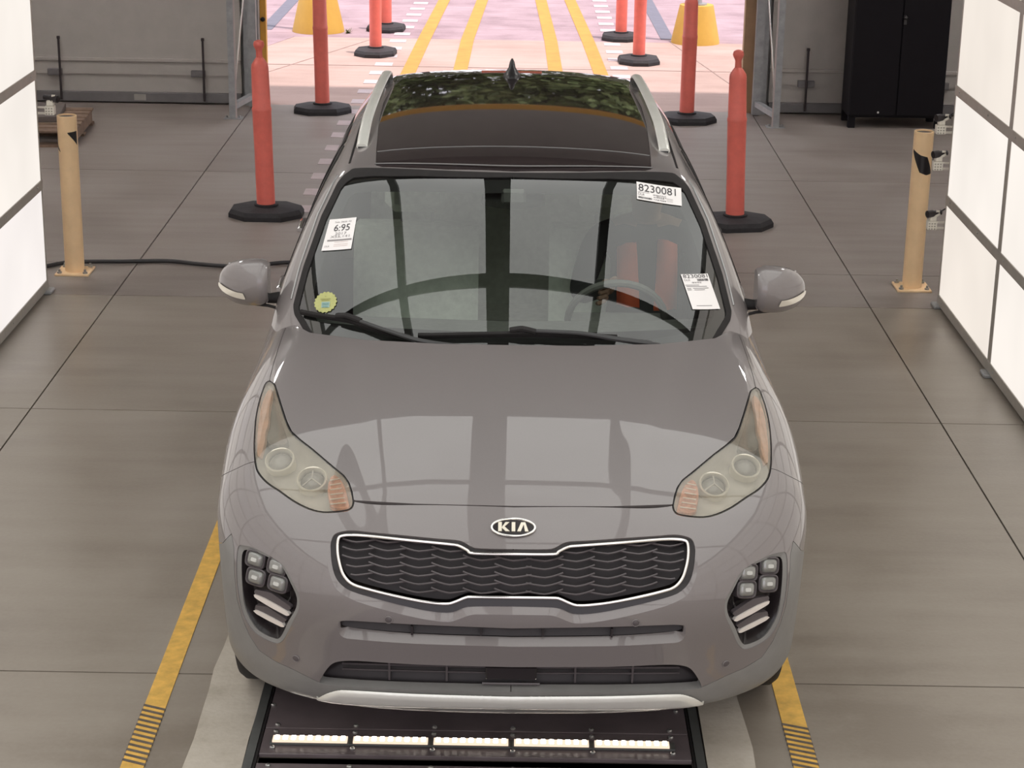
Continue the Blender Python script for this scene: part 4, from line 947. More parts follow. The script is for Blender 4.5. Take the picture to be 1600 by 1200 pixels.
# yellow guide lines with a hatched worn stretch
def paint_strip(pts, name, m, z=.0035, parent=floor): return MB().prism(pts, .0, z).build(name, m, parent)
for xc, wd, ya, hatch in ((-1.15, .072, 5.82, 1), (.935, .078, 5.76, 1)):
    paint_strip([(xc-wd/2, ya), (xc+wd/2, ya), (xc+wd/2+.004, 8.6), (xc-wd/2+.004, 8.6)], 'yellow_line', YELLOWPAINT)
    paint_strip([(xc-wd/2, 5.0), (xc+wd/2, 5.0), (xc+wd/2, ya), (xc-wd/2, ya)], 'yellow_line', YELLOWPAINT)
    for k in range(12 if xc < 0 else 22):
        y = ya-.012-.033*k if hatch > 0 else ya-.004-.031*k
        paint_strip([(xc-wd/2-.002, y+.020*hatch), (xc-wd/2-.002, y-.013+.020*hatch), (xc+wd/2+.002, y-.013-.012*hatch), (xc+wd/2+.002, y-.012*hatch)], 'hatch_stripe', HATCH, .005)
    if hatch < 0: pass

# inspection pit cover: black plates, steel edge, bolts
pit = box_obj('pit_bed', PITBLACK, -.815, .625, -1.2, 8.75, -.16, -.03); tag(pit, 'black floor pit cover bolted in the lane under the car', 'pit cover')
for x0, x1 in ((-.813, -.785), (.595, .623)): box_obj('pit_edge', PITSTEEL, x0, x1, -1.2, 8.75, -.05, .004, pit)
for x0, x1 in ((-.783, -.775), (.585, .593)): box_obj('pit_seal', TRIMBLACK, x0, x1, -1.2, 8.75, -.05, .001, pit)
YP = [-1.2, -.2, .8, 1.8, 2.8, 3.8, 4.8, 5.46, 5.515, 5.685, 6.0, 6.9, 7.8, 8.75]
for y0, y1 in zip(YP[:-1], YP[1:]):
    dz = -.012 if abs(y0-5.46) < .01 else 0
    box_obj('pit_plate', PITBLACK, -.773, .583, y0+.002, y1-.002, -.05, dz, pit, .002)
bolt_x = [-.735+.252*i for i in range(6)]
bm = MB().dome((0, 0, 0), .0085, .008, 8); bme = flat_mesh('bolt_head', bm.v, bm.f)
for x in bolt_x:
    for y in (5.705, 5.66, 5.555, 5.44, 5.34): link('bolt_head', bme, pit, BOLT).location = (x, y, 0)
for x in (-.765, .555): link('bolt_head', bme, pit, BOLT).location = (x, 5.84, 0)
# light bar let into the pit: five strips of nine lamps
bar = empty('light_bar', (-.742, 5.595, .0015), label='lit LED light bar across the black pit cover in front of the bumper', cat='light bar')
MB().box(-.004, 1.276, -.022, .022, 0, .006).build('bar_tray', PITSTEEL, bar)
lm = MB().box(-.0075, .0075, -.013, .013, 0, .004, .002); lme = flat_mesh('led', lm.v, lm.f)
for k in range(5):
    x0 = .004+k*.2545
    MB().box(x0, x0+.236, -.018, .018, .006, .012).build('lens_strip', LEDLENS, bar)
    for i in range(9): link('led', lme, bar, LEDEMIT).location = (x0+.014+i*.026, 0, .0125)

# light walls
def light_wall(sx, x, label):
    root = empty('light_wall', (x, 10.84, 0), label=label, cat='light wall')
    t = -sx                                    # lit face looks to the lane
    H = [.045, .62, 1.235, 1.845, 2.455, 3.065, 3.675]; PY = 1.28; n = 9
    def bx(name, m, xa, xb, ya, yb, za, zb, b=0): xa, xb = sorted((xa*sx, xb*sx)); return MB().box(xa, xb, ya, yb, za, zb, b).build(name, m, root)
    bx('back_sheet', FRAMEGREY, .045, .06, -PY*n, 0, .03, 3.70)
    for k, z in enumerate(H):
        bx('frame_rail', FRAMEGREY, -.004, .05, -PY*n, .0, z-.027, z+.027)
        for c in range(2*n):
            mbx = MB().dome((0, 0, 0), .007, .004, 6, (-sx, 0, 0)); link('frame_screw', flat_mesh('s', mbx.v, mbx.f), root, BOLT).location = (-sx*.004, -.12-c*PY/2-.05*(c % 2), z+.004)
    for c in range(n+1):
        bx('frame_stile', FRAMEGREY, .000, .05, -PY*c-(.034 if c else .020), -PY*c+(.034 if c < n else .016) if c else 0, .03, 3.70)
    for r in range(6):
        for c in range(n):
            i = 0 if (r+c) % 3 else (1 if sx > 0 else 2)
            if sx > 0 and c == 0 and r == 2: i = 1
            bx('light_panel', LIGHTCREAM[i], .002, .012, -PY*(c+1)+.034, -PY*c-(.034 if c else .020), H[r]+.026, H[r+1]-.026)
    for c in range(n+1):
        y = -PY*c-.02 if c else -.03
        f = MB().box(-.035, .05, -.05, .05, 0, .022, .006); f.v = [(v[0]*sx, v[1]+y, v[2]) for v in f.v]; fo = f.build('foot', BLACKRUBBER if False else STEEL, root)
    return root
light_wall(-1, -2.645, 'tall glowing white panel wall in grey frames, one device clipped to its end')
light_wall(1, 2.41, 'tall glowing white panel wall in grey frames, three devices clipped to its end')
# lit ceiling of the booth with dark framing bars
CZ, CY0, CY1 = 3.42, -.6, 8.45
ceiling = box_obj('ceiling', ROOFDECK, -7, 7, -1.2, 17.0, 5.3, 5.5); tag(ceiling, kind='structure')
lc = empty('light_ceiling', (-.12, CY1, CZ), label='glowing overhead light panel ceiling with dark bars, mirrored in the windscreen', cat='light ceiling')
CW = 2.5
bars_x = [-2.48, -.90, 0, .90, 2.48]; cross = [0, -1.30, -4.0, -6.4, CY0-CY1]
for i in range(4):
    for j in range(4): MB().box(bars_x[i], bars_x[i+1], cross[j+1], cross[j], .02, .03).build('ceiling_panel', CEILEMIT, lc)
MB().box(-CW, CW, CY0-CY1, 0, .04, .06).build('ceiling_backing', ROOFDECK, lc)
for i, x in enumerate(bars_x): MB().box(x-(.10 if i == 2 else .042), x+(.10 if i == 2 else .042), CY0-CY1, 0, -.04, .02).build('ceiling_bar', MATTEBLACK, lc)
for y in cross: MB().box(-CW, CW, y-.045, y+.045, -.03, .02).build('ceiling_bar', MATTEBLACK, lc)
for x in (-2.3, 2.3):
    for y in (-.2, -3.0, -6.0, CY0-CY1+.2): MB().tube([(x, y, .05), (x, y, 1.88)], .012, 6).build('hanger', STEEL, lc)
# building shell
for nm, a in (('wall_left', (-7.2, -7, -1.2, 17.0, 0, 5.5)), ('wall_right', (7, 7.2, -1.2, 17.0, 0, 5.5))): tag(box_obj(nm, TUNNELWALL, *a), kind='structure')
wf = box_obj('wall_front', TUNNELWALL, -7, -4.6, -1.4, -1.2, 0, 5.5); tag(wf, kind='structure')
box_obj('wall_pier', TUNNELWALL, 4.4, 7, -1.4, -1.2, 0, 5.5, wf); box_obj('wall_lintel', TUNNELWALL, -4.6, 4.4, -1.4, -1.2, 4.9, 5.5, wf)
gb = box_obj('ground_entry', APRON, -40, 40, -60, -1.2, -.2, -.004); tag(gb, kind='structure')
# added fill lamps, out of view, that brighten the rear bay
fillm = emit_mat('lamp_tube', (1, .96, .93), BAY_FILL, 0)
for x in (-5.2, -3.9, 3.7, 5.0):
    for y in (9.7, 14.4):
        L_ = empty('fill_lamp', (x, y, 4.9), label='added fill lamp out of view under the roof of the rear bay', cat='fill lamp', group='added fill lamps under the bay roof')
        MB().box(-.22, .22, -.62, .62, .03, .09, .01).build('fill_body', STEEL, L_); MB().box(-.20, .20, -.60, .60, .0, .03, .01).build('fill_diffuser', fillm, L_)
        for q in (-.5, .5): MB().tube([(0, q, .09), (0, q, .40)], .006, 6).build('fill_cord', CABLE, L_)
wb = box_obj('wall_back', TUNNELWALL, -7, -2.33, 16.97, 17.12, 0, 5.5); tag(wb, kind='structure')
box_obj('wall_pier', TUNNELWALL, 2.13, 7, 16.97, 17.12, 0, 5.5, wb); box_obj('wall_lintel', TUNNELWALL, -2.33, 2.13, 16.97, 17.12, 3.42, 5.5, wb)
hd = box_obj('door_header', JAMBYELLOW, -2.33, 2.13, 16.90, 16.97, 3.27, 3.43); tag(hd, 'yellow steel header beam above the exit opening', 'beam')
# jambs
j1 = box_obj('trim_1', STEEL, -2.33, -2.20, 16.86, 17.0, 0, 4.3); tag(j1, kind='structure')
box_obj('jamb_edge', JAMBYELLOW, -2.20, -2.15, 16.98, 17.06, 0, 4.3, j1); MB().dome((-2.175, 16.98, .72), .02, .03, 10, (0, -1, 0)).build('jamb_knob', TRIMBLACK, j1)
j2 = box_obj('trim_2', STEEL, 2.02, 2.13, 16.84, 17.0, 0, 4.3); tag(j2, kind='structure')
box_obj('jamb_edge', TANJAMB, 1.925, 2.02, 16.90, 17.0, 0, 4.3, j2); box_obj('jamb_coupling', STEEL, 2.015, 2.10, 16.825, 16.84, .20, .235, j2)

# grey gate leaves with cane bolts either side of the opening
def gate(x0, x1, bolts, label, tagx=None):
    root = empty('gate_leaf', ((x0+x1)/2, 16.90, 0), label=label, cat='gate'); c = (x0+x1)/2
    def bx(name, m, a, b, ya, yb, za, zb, bev=0): return MB().box(a-c, b-c, ya, yb, za, zb, bev).build(name, m, root)
    bx('sheet', GATE, x0, x1, 0, .05, .385, 4.2); bx('ledge', GATE, x0, x1, -.022, .05, .355, .385, .004); bx('middle_rail', GATE, x0, x1, -.008, .05, .245, .354); bx('kick_plate', GATE, x0, x1, 0.006, .05, .095, .243)
    bx('base_channel', GATEDARK, x0, x1, -.03, .05, .012, .094, .004)
    for x, style in bolts:
        br = MB().box(-.07 if style else -.11, .07 if style else .012, -.045, -.008, .235, .290, .003).build('bolt_bracket', GATEDARK, root); br.location = (x-c, 0, 0)
        rd = MB().tube([(0, -.05, .03), (0, -.05, .55)], .010, 8).build('cane_bolt', BRONZE, root, True); rd.location = (x-c, 0, 0)
        kn = MB().lathe([(.013, .545), (.015, .555), (.013, .57)], 8, 0, -.05).build('bolt_knob', BRONZE, root, True); kn.location = (x-c, 0, 0)
    if tagx: bx('name_tag', mat('pale_tag', (.33, .31, .28), .6, var=.1), tagx-.05, tagx+.05, -.034, -.03, .028, .08)
    return root
gate(-4.75, -2.36, [(-3.90, 0), (-2.675, 0)], 'grey sheet gate leaf with cane bolts, behind the wooden pallet', -3.23)
gate(2.16, 4.75, [(2.47, 1), (3.62, 1)], 'grey sheet gate leaf with cane bolts, behind the black cabinet')
# braced steel door posts
def brace(sx, x, label):
    root = empty('steel_post_frame', (x, 16.25, 0), label=label, cat='steel post')
    MB().box(-.028, .028, -.03, .03, .006, 4.2).build('front_post', STEEL, root)
    MB().box(-.075, .075, -.05, .06, 0, .008).build('foot_plate', STEEL, root)
    for a in (-.055, .055): MB().dome((a, .0, .008), .012, .02, 6).build('anchor_bolt', BOLT, root)
    xx = sx*-.10
    MB().box(xx-.035, xx+.035, .52, .60, .006, 4.2).build('rear_post', STEEL, root)
    MB().bar((0, 0, .10), (xx, .56, .10), .05, .045).build('bottom_tie', STEEL, root)
    MB().bar((0, .02, .12), (xx, .56, 1.5), .010, .010).build('brace_rod', mat('bright_rod', (.55, .53, .52), .35, .8, var=.05), root)
    MB().bar((-sx*.030, -.031, .008), (-sx*.030, -.031, 4.2), .012, .004).build('edge_strip', mat('edge_pink', (.48, .40, .39), .5, var=.05), root)
    return root
brace(-1, -2.345, 'galvanised steel door post with tie and brace rod, beside the gate with a tag')
brace(1, 2.145, 'galvanised steel door post with tie and brace rod, beside the black cabinet')

# black steel cabinet
cab = empty('cabinet', (3.14, 16.27, 0), label='black steel two door cabinet standing against the grey gate', cat='cabinet')
MB().box(-.39, .39, .012, .40, .09, 1.85, .006).build('body', CABINET, cab)
for a, b in ((-.385, -.003), (.003, .385)):
    dr = MB().box(a, b, -.006, .012, .11, 1.84, .004).build('cabinet_door', CABINET, cab)
MB().dome((.02, -.006, .92), .018, .03, 12, (0, -1, 0)).build('handle', mat('dull_knob', (.09, .085, .085), .35, .6, var=.05), cab, True)
MB().box(.008, .03, -.012, -.006, .86, .90).build('lock_plate', mat('dull_knob', (0, 0, 0)), cab)
MB().dome((-.15, -.006, .135), .009, .004, 8, (0, -1, 0)).build('white_dot', PAPER, cab)
for x in (-.36, .36):
    for y in (.04, .37): MB().prism([(x-.028, y-.028), (x+.028, y-.028), (x+.028, y+.028), (x-.028, y+.028)], 0, .09).build('cabinet_foot', CABINET, cab)
# wooden pallet with loose boards on top
pal = empty('pallet', (-3.92, 15.40, 0), .06, label='worn wooden pallet on the floor by the grey gate', cat='pallet')
for x in (-.46, 0, .46): MB().box(x-.045, x+.045, -.5, .5, .02, .11).build('stringer', WOOD, pal)
for k in range(7): MB().box(-.52, .52, -.5+.15*k, -.5+.15*k+.10, .11, .13, .004).build('deck_board', WOOD, pal)
for k in range(3): MB().box(-.52, .52, -.5+.45*k, -.5+.45*k+.10, 0, .02).build('bottom_board', WOOD, pal)
bd = box_obj('board_stack', mat('grey_board', (.155, .13, .118), .8, var=.15, scale=6), -.33, .33, -.30, .30, 0, .045, None, .004); bd.location = (-4.06, 16.0, .131); bd.rotation_euler = (0, 0, .12); bd.location = (-3.93, 15.52, .131)
tag(bd, 'flat grey brown board lying on the pallet', 'board')
b2 = box_obj('cardboard_box', mat('brown_card', (.22, .14, .10), .85, var=.12, scale=8), -.2, .2, -.14, .14, 0, .13, None, .006); b2.location = (-4.07, 15.55, .177); tag(b2, 'low brown cardboard box on the board over the pallet', 'box')

# cream pipe bollards
def bollard(x, y, tape, label):
    root = empty('bollard', (x, y, 0), label=label, cat='bollard', group='cream bollards'); R = .0565; H = .93; mb = MB(); k = 40
    prof = [(R, .012), (R, H), (R-.003, H+.002), (R-.006, H), (R-.006, H-.25)]
    for r_, z in prof:
        for i in range(k): a = 2*math.pi*i/k; mb.v.append((r_*math.cos(a), r_*math.sin(a), z))
    for j in range(len(prof)-1):
        for i in range(k): mb.f.append((j*k+i, j*k+(i+1) % k, (j+1)*k+(i+1) % k, (j+1)*k+i))
    mb.build('pipe', CREAM, root, True)
    MB().lathe([(R-.0062, H-.012), (R-.0062, H-.008)], 24).build('shade_disc', MATTEBLACK, root)  # black disc stands in for the shade inside the open pipe
    MB().box(-.10, .10, -.10, .10, 0, .012, .002).build('base_plate', CREAM, root)
    for a in (-.075, .075):
        for b in (-.075, .075): MB().lathe([(.014, .012), (.014, .022), (.007, .022), (.007, .036)], 8, a, b).build('anchor_bolt', BOLT, root)
    for poly in tape:
        n = 10; mb = MB()
        (a0, z00, z01), (a1, z10, z11) = poly
        for i in range(n+1):
            t = i/n; a = math.radians(a0+(a1-a0)*t); za, zb = z00+(z10-z00)*t, z01+(z11-z01)*t
            mb.v += [((R+.0008)*math.sin(a), -(R+.0008)*math.cos(a), za), ((R+.0008)*math.sin(a), -(R+.0008)*math.cos(a), zb)]
        for i in range(n): mb.f.append((2*i, 2*i+2, 2*i+3, 2*i+1))
        mb.build('tape_patch', BLACKTAPE, root)
    return root
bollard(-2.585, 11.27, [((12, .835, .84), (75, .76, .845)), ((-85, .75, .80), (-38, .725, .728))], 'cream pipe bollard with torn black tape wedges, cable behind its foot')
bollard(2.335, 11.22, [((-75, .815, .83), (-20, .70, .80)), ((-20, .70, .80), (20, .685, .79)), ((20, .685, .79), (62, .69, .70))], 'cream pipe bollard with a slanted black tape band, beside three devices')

# red orange delineator posts on rubber bases
def make_post():
    root = empty('delineator_post', (0, 0, 0), cat='delineator post', group='orange delineator posts')
    pts = [(math.cos(math.radians(a))*.245, math.sin(math.radians(a))*.245) for a in (0, 45, 90, 135, 180, 225, 270, 315)]
    pts = [(.242, -.075), (.242, .075), (.12, .20), (-.12, .20), (-.242, .075), (-.242, -.075), (-.12, -.20), (.12, -.20)]
    mb = MB(); k = 8
    for s, z in ((1.0, 0), (1.0, .028), (.93, .055), (.35, .068), (.34, .068)): mb.v += [(x*s, y*s, z) for x, y in pts]
    for j in range(4): mb.f += [(j*k+i, j*k+(i+1) % k, (j+1)*k+(i+1) % k, (j+1)*k+i) for i in range(k)]
    mb.f += [tuple(range(k))[::-1], tuple(4*k+i for i in range(k))]
    mb.build('rubber_base', BLACKRUBBER, root)
    MB().lathe([(.080, .062), (.080, .080), (.068, .082)], 20).build('base_collar', BLACKRUBBER, root, True)
    MB().lathe([(.061, .075), (.060, .40), (.062, .69), (.064, .70), (.064, .715), (.060, .722), (.056, .98), (.053, 1.0), (.030, 1.035), (.022, 1.045)], 28).build('tube', ORANGEPOST, root, True)
    MB().lathe([(.022, 1.04), (.0205, 1.085), (.023, 1.095), (.034, 1.118), (.036, 1.13), (.030, 1.148), (.012, 1.156)], 20).build('handle_knob', ORANGEPOST, root, True)
    return root
post0 = make_post(); posts = [((-1.645, 12.80), (-.022, 0), 0), ((1.45, 12.72), (-.030, 0), .2), ((-1.64, 16.62), (-.016, 0), .1), ((1.425, 16.45), (.0, 0), .15), ((-1.42, 19.85), (0, 0), 1.5), ((-1.43, 21.6), (0, 0), 1.5), ((1.20, 19.6), (.004, 0), 1.6), ((1.10, 21.2), (.006, 0), 1.5)]
plabels = ['red orange delineator post indoors, before the gate leaf with a tag', 'red orange delineator post indoors, before the door post near the black cabinet',
           'red orange delineator post at the doorway sill, before the yellow base with the weed', 'red orange delineator post at the doorway sill, before the grey capped yellow base',
           'sunlit orange delineator post on the pale apron, covering part of another post', 'sunlit orange delineator post on the asphalt, partly hidden behind another post',
           'sunlit orange delineator post on the pale apron, standing clear of other posts', 'sunlit orange delineator post on the asphalt, standing clear of other posts']
for i, ((x, y), (lx, ly), rz) in enumerate(posts):
    o = post0 if i == 0 else copy_tree(post0); o.location = (x, y, 0); o.rotation_euler = (0, 0, rz); o['label'] = plabels[i]
    # a slight lean of the tube in its base
    for ch in o.children:
        if ch.name.startswith(('tube', 'handle_knob')): ch.rotation_euler = (0, math.atan(lx), 0)

# cable behind the bollard
cp = [(-3.05, 11.20), (-2.86, 11.24), (-2.76, 11.34), (-2.66, 11.43), (-2.50, 11.46), (-2.35, 11.47), (-2.08, 11.50), (-1.88, 11.44), (-1.70, 11.40), (-1.55, 11.42), (-1.37, 11.51), (-1.15, 11.50), (-.7, 11.47), (-.2, 11.5)]
cs = smooth_poly(cp, 6, closed=False); cb = MB().tube([(x, y, .0165) for x, y in cs], .0125, 8).build('cable', CABLE, None, True); tag(cb, 'black power cable lying across the floor past the bollard', 'cable')

# small scanner heads clipped to the ends of the light walls
def device(x, y, z, sx, label, tail=False):
    root = empty('scanner_head', (x, y, z), label=label, cat='sensor', group='sensor heads on the light walls')
    t = -sx
    MB().box(-.05, .05, -.004, .004, -.062, -.050).build('arm_lower', WHITEPLASTIC, root).location = (sx*.035, 0, 0); MB().box(-.05, .05, -.004, .004, -.028, -.018).build('arm_upper', WHITEPLASTIC, root).location = (sx*.035, 0, 0)
    MB().box(-.055, -.002, -.028, .020, -.062, -.012, .003).build('block', WHITEPLASTIC, root).location = (sx*0+.02*(1 if sx > 0 else 2), 0, 0)
    c_ = .02*(1 if sx > 0 else 2)
    MB().box(-.045+c_, -.006+c_, -.022, .015, -.012, .020, .004).build('neck', WHITEPLASTIC, root)
    MB().tube([(-.012+c_, -.024, .018), (.008+c_, -.024, .030), (.004+c_, -.024, .046), (-.012+c_, -.024, .046)], .007, 6).build('hook', WHITEPLASTIC, root, True)
    for a in (-.045, -.030, -.015):
        for b in (-.055, -.040, -.025): MB().box(a-.004, a+.004, -.0295, -.0275, b-.004, b+.004).build('perforation', mat('perforation_grey', (.30, .28, .24), .6, var=.1), root).location = (c_, 0, 0)
    lens = MB(); k = 16; d = Vector((t*.80, -.35, -.05)).normalized(); base = Vector((-.02+c_, -.005, .030))
    lens.tube([tuple(base-d*.045), tuple(base), tuple(base+d*.010), tuple(base+d*.045)], [.015, .016, .021, .021], k).build('camera_barrel', MATTEBLACK, root, True)
    MB().tube([tuple(base+d*.044), tuple(base+d*.047)], .016, 16).build('camera_lens', GLOSSBLACK, root, True)
    if tail: MB().tube([tuple(base-d*.04), (sx*.05, .01, .045), (sx*.10, .01, .075)], .004, 6).build('lead', CABLE, root, True)
device(-2.60, 10.90, 1.065, -1, 'white clip-on sensor head with black lens, over the pallet end')
device(2.365, 10.90, 1.04, 1, 'white clip-on sensor head with black lens, topmost of three above the bollard', True)
device(2.365, 10.90, .835, 1, 'white clip-on sensor head with black lens, beside the bollard tape band')
device(2.360, 10.90, .495, 1, 'white clip-on sensor head with black lens, lowest of three beside the bollard', True)

# ---------------------------------------------------------------- outside
apron = box_obj('ground_apron', APRON, -14, 14, 16.945, 21.0, -.2, -.004); tag(apron, kind='structure')
joint_ys = 0
asp = MB().prism([(-60, 16.945), (-14.01, 16.945), (-14.01, 21.01), (14.01, 21.01), (14.01, 16.945), (60, 16.945), (60, 130), (-60, 130)], -.2, -.006).build('ground_asphalt', ASPHALT); tag(asp, kind='structure')
def gpaint(pts, name, m, parent, z=.0): return MB().prism(pts, -.01, z).build(name, m, parent)
# apron joints and the skewed edge at the left
for a, b in (((-2.6, 18.0), (-1.5, 21.0)), ((1.62, 21.0), (2.1, 17.6)), ((-14, 19.2), (14, 19.05))):
    a, b = Vector((*a, -.002)), Vector((*b, -.002)); MB().bar(a, b, .012, .003).build('apron_joint', mat('pale_joint', (.30, .22, .20), .9, var=.2), apron)
MB().prism([(-14, 18.9), (-2.62, 20.1), (-2.36, 21.0), (-14, 21.0)], -.01, -.001).build('asphalt_wedge', ASPHALT, asp)
# yellow lane lines that bend where the apron meets the asphalt
for (xa, xm, xb) in ((-1.07, -.985, -.90), (-.56, -.53, -.44), (.385, .35, .28), (.845, .745, .64)):
    hw = .068
    gpaint([(xa-hw, 17.0), (xa+hw, 17.0), (xm+hw, 21.0), (xm-hw, 21.0)], 'yellow_lane_line', LANEYELLOW, apron)
    gpaint([(xm-hw, 21.0), (xm+hw, 21.0), (xb+hw+(xb-xm)*1.5, 29), (xb-hw+(xb-xm)*1.5, 29)], 'yellow_lane_line', LANEYELLOW, asp)
# ladders of white rungs
y = 12.9; k = 0
while y < 29:
    par = floor if y < 16.9 else (apron if y < 20.9 else asp); zt = .003 if y < 16.9 else .0
    for xc in ((-1.385+.028*(y-16)) if y > 16 else -1.385, (.99 if y > 18 else 1.0)):
        if y < 16.9 and xc > 0: continue
        if 16.8 < y < 17.05: continue
        MB().box(xc-.085, xc+.085, y, y+.20, -.01, zt).build('white_rung', LANEWHITE, par)
    y += .52; k += 1
# flat grey bands
gpaint([(-2.80, 21.5), (-2.66, 21.5), (-2.62, 27), (-2.76, 27)], 'grey_band', mat('grey_band', (.14, .14, .18), .8, var=.1), asp, -.001)
gpaint([(1.53, 21.25), (1.67, 21.25), (1.63, 27), (1.47, 27)], 'grey_band', MATS['grey_band'], asp, -.001)
# yellow tapered post bases
def post_base(x, y, s, label):
    root = empty('post_base', (x, y, -.005), label=label, cat='post base')
    MB().lathe([(.285*s, 0), (.28*s, .04), (.20*s, .385), (.195*s, .40)], 40).build('cone', CONEYELLOW, root, True)
    MB().lathe([(.12*s, .40), (.12*s, .415)], 24).build('cap_plate', STEEL, root); MB().lathe([(.055, .415), (.055, 3.0)], 20).build('pole', STEEL, root, True)
post_base(-2.15, 21.45, .98, 'large yellow tapered post base with a small weed at its foot'); post_base(1.88, 21.05, .90, 'large yellow tapered post base with grey cap, near the grey band')
# weed tuft by the left base
wd_ = MB(); rnd = random.Random(3)
for i in range(22):
    a = rnd.uniform(0, 6.28); r = rnd.uniform(.02, .07); h = rnd.uniform(.02, .06); b = Vector((rnd.uniform(-.02, .02), rnd.uniform(-.02, .02), 0)); t = Vector((math.cos(a)*r, math.sin(a)*r, h)); s_ = Vector((-math.sin(a), math.cos(a), 0))*.008
    n = len(wd_.v); wd_.v += [tuple(b-s_), tuple(b+s_), tuple(t+b)]; wd_.f.append((n, n+1, n+2))
wo = wd_.build('weed', LEAF, None); wo.location = (-1.83, 21.33, -.005); tag(wo, 'small green weed growing beside the yellow post base', 'weed')
# trees across the yard, mirrored in the glass roof
def tree(x, y, h, r, seed, label):
    rnd = random.Random(seed); root = empty('tree', (x, y, -.006), label=label, cat='tree', group='trees across the yard')
    MB().tube([(0, 0, 0), (.1, 0, h*.3), (0, .1, h*.6)], [.25, .18, .08], 10).build('trunk', BARK, root, True)
    for k in range(5):
        a = k*1.3; MB().tube([(.05, 0, h*(.28+.05*k)), (math.cos(a)*r*.35, math.sin(a)*r*.35, h*(.42+.06*k)), (math.cos(a)*r*.6, math.sin(a)*r*.6, h*(.5+.08*k))], [.08, .05, .02], 6).build('branch', BARK, root, True)
    V_, F_ = [], []
    for c in range(70):
        th, ph = rnd.uniform(0, 6.28), rnd.uniform(-1.2, 1.2); q = rnd.uniform(.35, .95)
        cc = Vector((math.cos(th)*math.cos(ph)*r*q, math.sin(th)*math.cos(ph)*r*q, h*.47+math.sin(ph)*h*.46*q))
        for l in range(110):
            d = Vector((rnd.gauss(0, 1), rnd.gauss(0, 1), rnd.gauss(0, 1))).normalized()*rnd.uniform(.3, 1)*r*.30; p = cc+d; u = Vector((rnd.gauss(0, 1), rnd.gauss(0, 1), rnd.gauss(0, .6))).normalized()*.30; v = u.cross(d).normalized()*.18
            n = len(V_); V_ += [tuple(p-u), tuple(p+v), tuple(p+u), tuple(p-v)]; F_.append((n, n+1, n+2, n+3))
    tag(link('foliage', flat_mesh('foliage', V_, F_), root, LEAF), kind='stuff')
for i, (x, y, h, r) in enumerate([(-18+10.4*k, 44+1.5*(k % 2), 13+1.2*((k*2) % 3), 4.3) for k in range(5)]+[(-24+10.4*k, 55+1.5*(k % 2), 17+1.0*((k*2) % 3), 4.3) for k in range(6)]):
    tree(x, y, h, r, i, 'leafy green tree across the yard, mirrored in the dark glass roof')

# ---------------------------------------------------------------- driver behind the wheel, in an orange safety vest
def skinned(name, verts, edges, radii, m, parent=None, levels=2):
    me = bpy.data.meshes.new(name); me.from_pydata(verts, edges, []); o = bpy.data.objects.new(name, me); COL.objects.link(o)
    sk_ = o.modifiers.new('s', 'SKIN'); sk_.use_smooth_shade = True; ss = o.modifiers.new('u', 'SUBSURF'); ss.levels = levels; ss.render_levels = levels
    for v, r in zip(me.skin_vertices[0].data, radii): v.radius = r if isinstance(r, tuple) else (r, r)
    me.skin_vertices[0].data[0].use_root = True
    bpy.context.view_layer.update(); m2 = bpy.data.meshes.new_from_object(o.evaluated_get(bpy.context.evaluated_depsgraph_get())); bpy.data.objects.remove(o)
    m2.materials.clear(); o = link(name, m2, parent, m); return o
PX = .515; YB = 5.20+2.22
V_ = [(0, .05, .66), (0, .12, .85), (0, .16, 1.02), (0, .17, 1.10), (0, .155, 1.17), (0, .13, 1.22), (0, .125, 1.30), (0, .125, 1.36),
      (-.19, .15, 1.09), (-.26, -.02, .90), (-.17, -.24, .99), (-.16, -.31, 1.01), (.19, .15, 1.09), (.26, -.02, .90), (.17, -.24, .99), (.16, -.31, 1.01),
      (-.10, -.10, .66), (-.12, -.42, .70), (-.12, -.60, .40), (.10, -.10, .66), (.12, -.42, .70), (.12, -.60, .40)]
E_ = [(0, 1), (1, 2), (2, 3), (3, 4), (4, 5), (5, 6), (6, 7), (3, 8), (8, 9), (9, 10), (10, 11), (3, 12), (12, 13), (13, 14), (14, 15), (0, 16), (16, 17), (17, 18), (0, 19), (19, 20), (20, 21)]
R_ = [(.16, .12), (.155, .115), (.17, .11), (.13, .09), .055, .065, (.078, .092), .062, .065, .048, .034, .03, .065, .048, .034, .03, .09, .075, .05, .09, .075, .05]
person = skinned('person', V_, E_, R_, SHIRT); person.location = (PX, YB, .085)
tag(person, 'driver seated behind the steering wheel wearing an orange safety vest', 'person')
person.data.materials.append(SKIN)
for p in person.data.polygons:
    z = p.center.z; y_ = p.center.y
    if z > 1.155 or y_ < -.26 and z > .9: p.material_index = 1
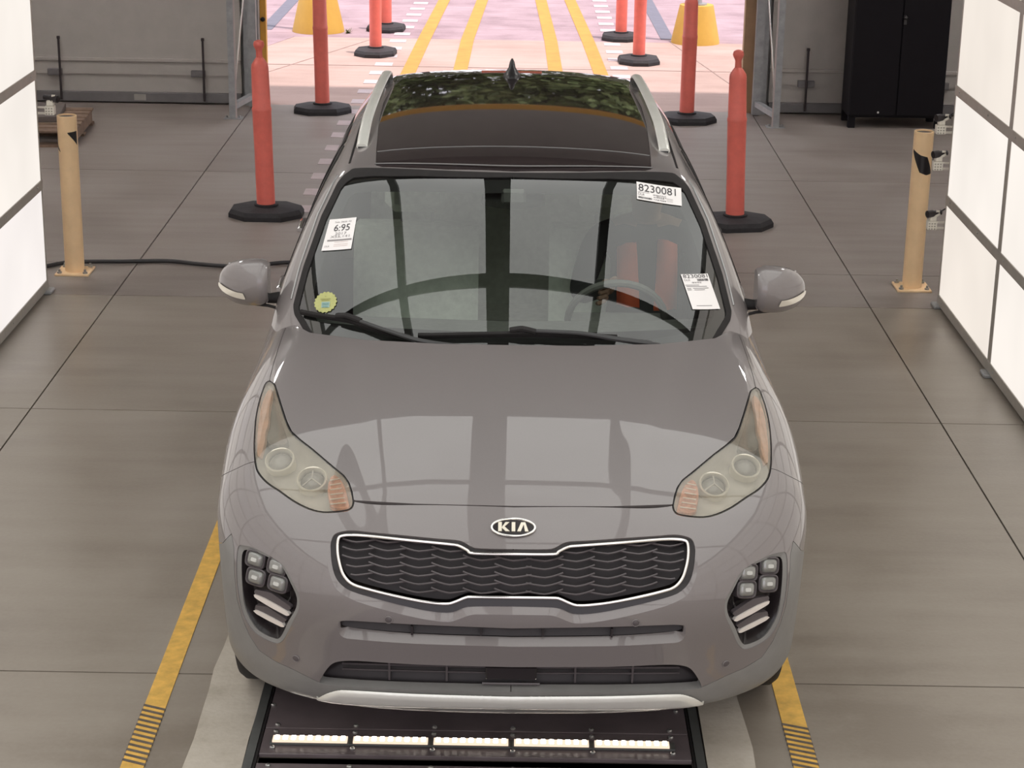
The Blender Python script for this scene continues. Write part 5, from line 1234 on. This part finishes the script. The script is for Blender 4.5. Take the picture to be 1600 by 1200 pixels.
# vest fronts: two broad orange straps down the chest that meet at the waist
for sx in (-1, 1):
    mb = MB(); n = 12
    for i in range(n+1):
        t = i/n; z = 1.155-.38*t; yf = .055-.05*math.sin(t*2.2)+.075*(1-t)**4-.035*t; xi = .045-.025*t if sx < 0 else .045-.02*t
        mb.v += [(sx*xi, yf, z), (sx*(xi+.038+.012*t), yf+.008, z), (sx*(xi+.072+.02*t), yf+.03, z)]
    for i in range(n):
        for q in range(2): mb.f.append((i*3+q, i*3+q+1, i*3+q+4, i*3+q+3))
    ve = mb.build('vest_front', VEST, person, True); md = ve.modifiers.new('t', 'SOLIDIFY'); md.thickness = .008
# face and hair, hands with fingers on the wheel
hr_ = MB(); k = 20
for j in range(8):
    a = j/7*math.pi*.5; r_ = math.cos(a)
    for i in range(k): t = 2*math.pi*i/k; hr_.v.append((.085*r_*math.cos(t), .135+.105*r_*math.sin(t), 1.335+.085*math.sin(a)-.03*math.sin(t)*-1*(r_)))
for j in range(7):
    for i in range(k): hr_.f.append((j*k+i, j*k+(i+1) % k, (j+1)*k+(i+1) % k, (j+1)*k+i))
hr_.build('hair', HAIR, person, True)
MB().tube([(0, .035, 1.305), (0, .018, 1.283), (0, .032, 1.275)], [.009, .014, .010], 8).build('nose', SKIN, person, True)
for sx in (-1, 1):
    MB().dome((sx*.030, .042, 1.312), .011, .006, 10, (0, -1, .1)).build('eye', PAPER, person, True); MB().dome((sx*.030, .037, 1.312), .005, .003, 8, (0, -1, .1)).build('pupil', HAIR, person, True)
    MB().tube([(sx*.080, .125, 1.325), (sx*.090, .135, 1.305), (sx*.080, .135, 1.275)], [.010, .016, .008], 8, 1.2).build('ear', SKIN, person, True)
    for f_ in range(4):
        bx_, bz_ = sx*(.158+.004*f_), 1.035-.020*f_
        MB().tube([(bx_, -.325, bz_), (bx_+sx*.010, -.365, bz_-.004), (bx_+sx*.028, -.370, bz_-.012), (bx_+sx*.034, -.350, bz_-.018)], [.010, .0095, .009, .0075], 7).build('finger', SKIN, person, True)
    MB().tube([(sx*.150, -.315, 1.035), (sx*.140, -.345, 1.052), (sx*.150, -.372, 1.056)], [.012, .010, .008], 7).build('thumb', SKIN, person, True)
MB().tube([(-.022, .034, 1.255), (0, .030, 1.253), (.022, .034, 1.255)], [.004, .006, .004], 6).build('mouth', mat('lips', (.30, .12, .10), .5, var=.05), person, True)
